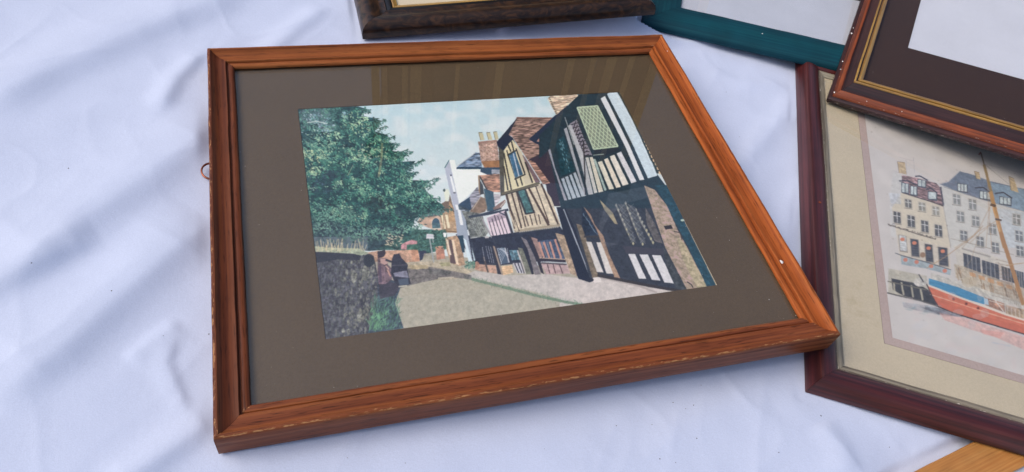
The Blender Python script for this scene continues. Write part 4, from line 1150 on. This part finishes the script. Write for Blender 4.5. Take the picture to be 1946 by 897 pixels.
torus('hanging_ring', 0.0072, 0.0008, M_COPPER, main, (-0.0012, 0.2125, 0.0030), (R(4), R(10), 0), 0.85)
box('ring_strap', 0.004, 0.018, 0.2095, 0.2155, -0.0008, -0.0001, M_COPPER, main)


def flake(parent, x, y, z, r, mat, seed, name='paint_chip', flat=0.25):
    rg = np.random.default_rng(seed)
    n = 8
    v = [(x, y, z + r * flat)]
    for i in range(n):
        a = 2 * math.pi * i / n
        q = r * rg.uniform(.5, 1.15)
        v.append((x + q * math.cos(a) * .75, y + q * math.sin(a), z + rg.uniform(0, .1) * r * flat))
    f = [(0, 1 + i, 1 + (i + 1) % n) for i in range(n)] + [tuple(range(n, 0, -1))]
    return mesh(name, v, f, mat, parent)


flake(main, 0.3895, 0.0655, 0.01715, 0.0024, M_FLAKE, 1)
flake(main, 0.3955, 0.3060, 0.0196, 0.0008, M_FLAKE, 2)



def dust(parent, x0, x1, y0, y1, z, n, seed, spots=()):
    """specks of dust lying on a pane"""
    rg = np.random.default_rng(seed)
    V, F = [], []
    for i in range(n):
        x, y = rg.uniform(x0, x1), rg.uniform(y0, y1)
        if spots and rg.random() < 0.55:
            sx, sy, sr = spots[rg.integers(0, len(spots))]
            x, y = sx + rg.normal(0, sr), sy + rg.normal(0, sr)
        elif rg.random() < 0.35:
            e = abs(rg.normal(0, 0.004))
            k = rg.integers(0, 4)
            x, y = ((x0 + e, y), (x1 - e, y), (x, y0 + e), (x, y1 - e))[k]
        if not (x0 < x < x1 and y0 < y < y1):
            continue
        r = 0.00013 * math.exp(rg.normal(0, 0.5))
        b = len(V)
        for k in range(5):
            a = 2 * math.pi * k / 5 + i
            V.append((x + r * rg.uniform(.6, 1.3) * math.cos(a), y + r * rg.uniform(.6, 1.3) * math.sin(a), z + 0.00002))
        V.append((x, y, z + r * .7))
        F += [(b + k, b + (k + 1) % 5, b + 5) for k in range(5)]
    o = mesh('dust', V, F, M_DUST, parent)
    o['kind'] = 'stuff'
    return o


dust(main, 0.0195, FW - 0.0195, 0.0195, FH - 0.0195, 0.0134, 130, 1, ((0.375, 0.026, 0.010), (0.365, 0.05, 0.02), (0.03, 0.03, 0.014), (0.36, 0.12, 0.02)))

# ------------------------------------------------------------------ burgundy frame with the harbour watercolour
burg = thing('framed_watercolour', 'dark burgundy frame holding a harbour watercolour with a red boat', 'picture frame', FR['burg'][0], FR['burg'][1])
BPROF = [(0.0, 0.0, .2), (0.0, 0.0008, .3), (0.0012, 0.0038, 0), (0.0032, 0.0088, 0), (0.0050, 0.0128, .42), (0.0060, 0.0136, .4), (0.0085, 0.0138, 0), (0.0120, 0.0136, 0),
         (0.0155, 0.0126, 0), (0.0178, 0.0114, .1), (0.0190, 0.0104, .4), (0.0193, 0.0096, .3), (0.0193, 0.0060, 0), (0.0150, 0.0060, 0), (0.0150, 0.0, 0)]
four_rails('rail', BW, BH, BPROF, M_BURG, burg, 31)
LPROF = [(0.0190, 0.0072, 0), (0.0195, 0.0094, .55), (0.0203, 0.0096, .5), (0.0225, 0.0092, 0), (0.0245, 0.0084, .1), (0.0254, 0.0078, .55), (0.0256, 0.0070, .4), (0.0256, 0.0066, 0), (0.0190, 0.0066, 0)]
four_rails('liner', BW, BH, LPROF, M_LINER, burg, 41)
BO = 0.0585
window_board('mount', (0.0170, BW - 0.0170, 0.0170, BH - 0.0170), (BO, BW - BO, BO - 0.0015, BH - BO + 0.0015), 0.0055, 0.0062, M_CREAM, burg)
window_board('wash_line', (BO, BW - BO, BO - 0.0015, BH - BO + 0.0015), (IN0, BW - IN0, IN1, BH - IN1), 0.0058, 0.0061, M_PINKBAND, burg)
sheet('watercolour', IN0, BW - IN0, IN1, BH - IN1, 0.0059, HARBOUR, 560, 450, M_WATER, burg, GAIN_W)
box('glass', 0.0172, BW - 0.0172, 0.0172, BH - 0.0172, 0.00635, 0.0065, M_GLASS2, burg)
dust(burg, 0.026, BW - 0.026, 0.026, BH - 0.026, 0.0065, 60, 2)
box('backing_board', 0.0152, BW - 0.0152, 0.0152, BH - 0.0152, 0.0025, 0.0052, M_BACK, burg)
flake(burg, 0.0110, 0.178, 0.01375, 0.0016, M_MAHOG, 4, flat=.1)

# ------------------------------------------------------------------ green frame
green = thing('picture_frame', 'wide flat teal green painted frame behind the others', 'picture frame', FR['green'][0], FR['green'][1])
GW, GH = 0.37, 0.30
GPROF = [(0.0006, 0.0, 0), (0.0, 0.0012, .3), (0.0, 0.0040, .2), (0.0010, 0.0062, .3), (0.0035, 0.0080, .1), (0.0090, 0.0094, 0), (0.0180, 0.0104, 0), (0.0280, 0.0108, 0), (0.0340, 0.0106, .2),
         (0.0368, 0.0096, .42), (0.0374, 0.0086, .3), (0.0374, 0.0068, 0), (0.0300, 0.0068, 0), (0.0300, 0.0, 0)]
four_rails('rail', GW, GH, GPROF, M_GREEN, green, 51)
window_board('mount', (0.0310, GW - 0.0310, 0.0310, GH - 0.0310), (0.20, GW - 0.06, 0.134, GH - 0.06), 0.0056, 0.0062, M_WHITE, green)
box('print', 0.20, GW - 0.06, 0.134, GH - 0.06, 0.0050, 0.0057, M_BLACK, green)
box('glass', 0.0312, GW - 0.0312, 0.0312, GH - 0.0312, 0.0064, 0.0067, M_GLASS2, green)
flake(green, 0.060, 0.024, 0.0105, 0.0010, M_FLAKE, 6)
flake(green, 0.123, 0.022, 0.0105, 0.0011, M_FLAKE, 7)

# ------------------------------------------------------------------ dark burl frame at the top
dp, dm_ = np.array(FR['dark'][0]), np.array(FR['dark'][1])
a_ = R(2.1)
dm2 = dm_ @ np.array([[math.cos(a_), -math.sin(a_), 0], [math.sin(a_), math.cos(a_), 0], [0, 0, 1]])
dark = thing('picture_frame', 'dark brown burl veneer frame with a gold inner edge at the top', 'picture frame', dp.tolist(), dm2.tolist())
DW, DH = 0.283, 0.235
DPROF = [(0.0016, 0.0, 0), (0.0, 0.0014, 0), (0.0, 0.0070, 0), (0.0010, 0.0105, .1), (0.0035, 0.0130, .1), (0.0080, 0.0142, 0), (0.0130, 0.0140, 0), (0.0175, 0.0122, 0), (0.0205, 0.0112, 0), (0.0230, 0.0116, .15),
         (0.0255, 0.0118, .2), (0.0262, 0.0108, 0), (0.0262, 0.0060, 0), (0.0200, 0.0060, 0), (0.0200, 0.0, 0)]
four_rails('rail', DW, DH, DPROF, M_BURL, dark, 61, n=40)
four_rails('inner_bead', DW, DH, [(0.0264, 0.0078, 0), (0.0266, 0.0096, 0), (0.0290, 0.0102, 0), (0.0320, 0.0096, 0), (0.0322, 0.0078, 0)], M_BLACK, dark, 65, n=20)
four_rails('gilt_slip', DW, DH, [(0.0324, 0.0070, 0), (0.0326, 0.0096, 0), (0.0336, 0.0100, 0), (0.0372, 0.0086, 0), (0.0376, 0.0070, 0)], M_GILT, dark, 71, n=20)
box('print', 0.0215, DW - 0.0215, 0.0215, DH - 0.0215, 0.0040, 0.0066, M_CREAM, dark)

# ------------------------------------------------------------------ mahogany and gilt frame leaning over the burgundy one
gold = thing('picture_frame', 'mahogany frame with gilt inner edge and dark mount, lying on the burgundy frame', 'picture frame', FR['gold'][0], FR['gold'][1])
KW, KH = 0.36, 0.30
KPROF = [(-0.0010, -0.0080, .2), (-0.0032, -0.0074, .5), (-0.0042, -0.0052, .5), (-0.0038, -0.0024, .5), (-0.0018, -0.0012, .2), (-0.0004, -0.0012, 0), (0.0050, 0.0030, 0), (0.0056, 0.0040, .1), (0.0066, 0.0042, .1), (0.0070, 0.0050, 0), (0.0100, 0.0074, 0), (0.0122, 0.0104, .1),
         (0.0128, 0.0110, 0), (0.0206, 0.0106, 0), (0.0206, 0.0086, 0), (0.0100, 0.0050, 0), (0.0100, -0.0080, 0)]
four_rails('rail', KW, KH, KPROF, M_DKMAH, gold, 81)
four_rails('mahogany_band', KW, KH, [(-0.0006, -0.0010, .4), (-0.0002, 0.0006, .6), (0.0012, 0.0022, .2), (0.0030, 0.0038, 0), (0.0044, 0.0044, .25), (0.0050, 0.0042, .2), (0.0051, 0.0030, 0)], M_MAHOG, gold, 85)
four_rails('gilt_slip', KW, KH, [(0.0126, 0.0108, 0), (0.0128, 0.0120, .2), (0.0136, 0.0124, .1), (0.0144, 0.0120, 0), (0.0146, 0.0108, 0)], M_GILT, gold, 91)
four_rails('gilt_bead', KW, KH, [(0.0156, 0.0104, 0), (0.0158, 0.0122, .1), (0.0172, 0.0126, .1), (0.0198, 0.0112, 0), (0.0202, 0.0100, 0)], M_GILT, gold, 95)
window_board('mount', (0.0110, KW - 0.0110, 0.0110, KH - 0.0110), (0.052, KW - 0.052, 0.0895, KH - 0.06), 0.0060, 0.0068, M_DKMOUNT, gold)
box('print', 0.0515, KW - 0.0515, 0.0890, KH - 0.0595, 0.0050, 0.0061, M_WHITE, gold)
box('glass', 0.0112, KW - 0.0112, 0.0112, KH - 0.0112, 0.0070, 0.0084, M_GLASS3, gold)
dust(gold, 0.021, KW - 0.021, 0.021, KH - 0.021, 0.0084, 50, 3)
for i, (x, y, z, r) in enumerate(((-0.0015, 0.052, -0.0008, 0.0013), (-0.0022, 0.098, -0.0010, 0.0013), (-0.0022, 0.107, -0.0010, 0.0010), (-0.0010, 0.040, -0.0010, 0.0010), (0.0005, 0.003, 0.0012, 0.0014), (0.030, 0.0020, 0.0030, 0.0010), (0.062, 0.0022, 0.0030, 0.0008))):
    flake(gold, x, y, z, r, M_FLAKE, 20 + i)

# ------------------------------------------------------------------ pale wooden frame under the burgundy one
yp, ym = np.array(FR['yel'][0]), np.array(FR['yel'][1])
yo = yp + ym @ np.array([-0.07, -0.24, -0.0075])
yel = thing('picture_frame', 'plain flat pale orange wood frame at the lower right corner, under the burgundy frame', 'picture frame', yo.tolist(), ym.tolist())
YPROF = [(0.0, 0.0, 0), (0.0, 0.0068, .1), (0.0007, 0.0075, .3), (0.0130, 0.0076, 0), (0.0262, 0.0075, .2), (0.0268, 0.0068, .2), (0.0268, 0.0040, 0), (0.0200, 0.0040, 0), (0.0200, 0.0, 0)]
four_rails('rail', 0.31, 0.24, YPROF, M_PINE, yel, 101)
box('print', 0.0205, 0.2895, 0.0205, 0.2195, 0.0015, 0.0038, M_WHITE, yel)

# ------------------------------------------------------------------ crumbs on the cloth
rg = np.random.default_rng(3)
pts = [(1035, 853), (1171, 809), (1279, 765), (1303, 777), (1324, 833), (1239, 807), (1284, 879), (1332, 732), (1349, 123), (212, 553), (310, 638), (277, 863), (397, 635), (1254, 872), (1318, 770), (1440, 150), (1405, 260), (660, 870), (770, 880), (1480, 860), (1560, 790), (1690, 850), (130, 320), (60, 500), (1380, 175)]
V, Fc = [], []
for (x, y) in pts:
    p = at(x, y, 0.0)
    z = float(cloth_height(np.array([[p[0]]]), np.array([[p[1]]]))[0, 0])
    p = at(x, y, z)
    r = rg.uniform(0.0002, 0.00055)
    b = len(V)
    for k in range(6):
        a = k * math.pi / 3
        V.append((p[0] + r * rg.uniform(.5, 1.3) * math.cos(a), p[1] + r * rg.uniform(.5, 1.3) * math.sin(a), z + 0.0001))
    V.append((p[0], p[1], z + r * 0.9))
    V.append((p[0], p[1], z - r * 0.3))
    for k in range(6):
        Fc.append((b + k, b + (k + 1) % 6, b + 6))
        Fc.append((b + (k + 1) % 6, b + k, b + 7))
cr = mesh('crumbs', V, Fc, M_CRUMB)
cr['kind'] = 'stuff'
cr['label'] = 'tiny dark crumbs of dirt scattered over the white cloth'
cr['category'] = 'crumbs'

# ------------------------------------------------------------------ timber stand-in added behind the table to be mirrored in the glass
M_GROUND = plain('grass_ground', lin(92, 104, 62), 0.95, 0, 0.3, 3)
M_PANE = plain('dark_window_pane', lin(24, 22, 16), 0.3)
M_PLANK = wood('brown_stand_in_boards', lin(116, 80, 44), lin(92, 60, 34), lin(64, 42, 26), lin(150, 120, 80), rough=0.7, coat=0)
M_TRIM = wood('tan_stand_in_trim', lin(214, 180, 118), lin(196, 160, 100), lin(170, 134, 84), lin(200, 170, 120), rough=0.7, coat=0)
gr = mesh('ground', [(-6, -4, -0.03), (8, -4, -0.03), (8, 9, -0.03), (-6, 9, -0.03)], [(0, 1, 2, 3)], M_GROUND)
gr['kind'] = 'structure'
az = R(19.5)
sh = thing('reflection_stand_in', 'brown timber stand-in for an unseen building reflected in the picture glass', 'reflection stand-in', (1.07, 2.75, -0.03),
           [[math.cos(az), math.sin(az), 0], [-math.sin(az), math.cos(az), 0], [0, 0, 1]])
for k in range(10):
    x = -0.63 + k * 0.14
    box('plank', x + 0.003, x + 0.137, 0.0 + 0.004 * (k % 2), 0.03, 0.0, 2.72, M_PANE if k in (2, 3, 5, 6) else M_PLANK, sh)  # dark panes among the boards add contrast to the reflection
for x, w in ((-0.66, 0.02), (-0.61, 0.012), (-0.50, 0.014), (-0.44, 0.028), (-0.22, 0.01), (0.0, 0.02), (0.36, 0.016), (0.47, 0.012), (0.56, 0.022), (0.66, 0.012), (0.78, 0.02)):
    box('trim', x - w, x + w, -0.025, -0.002, 0.0, 2.76, M_TRIM, sh)
box('side_wall', -0.64, -0.61, 0.032, 0.9, 0.0, 2.7, M_PLANK, sh)
box('side_wall', 0.75, 0.78, 0.032, 0.9, 0.0, 2.7, M_PLANK, sh)
box('roof', -0.72, 0.86, -0.10, 1.0, 2.765, 2.82, M_BLACK, sh)
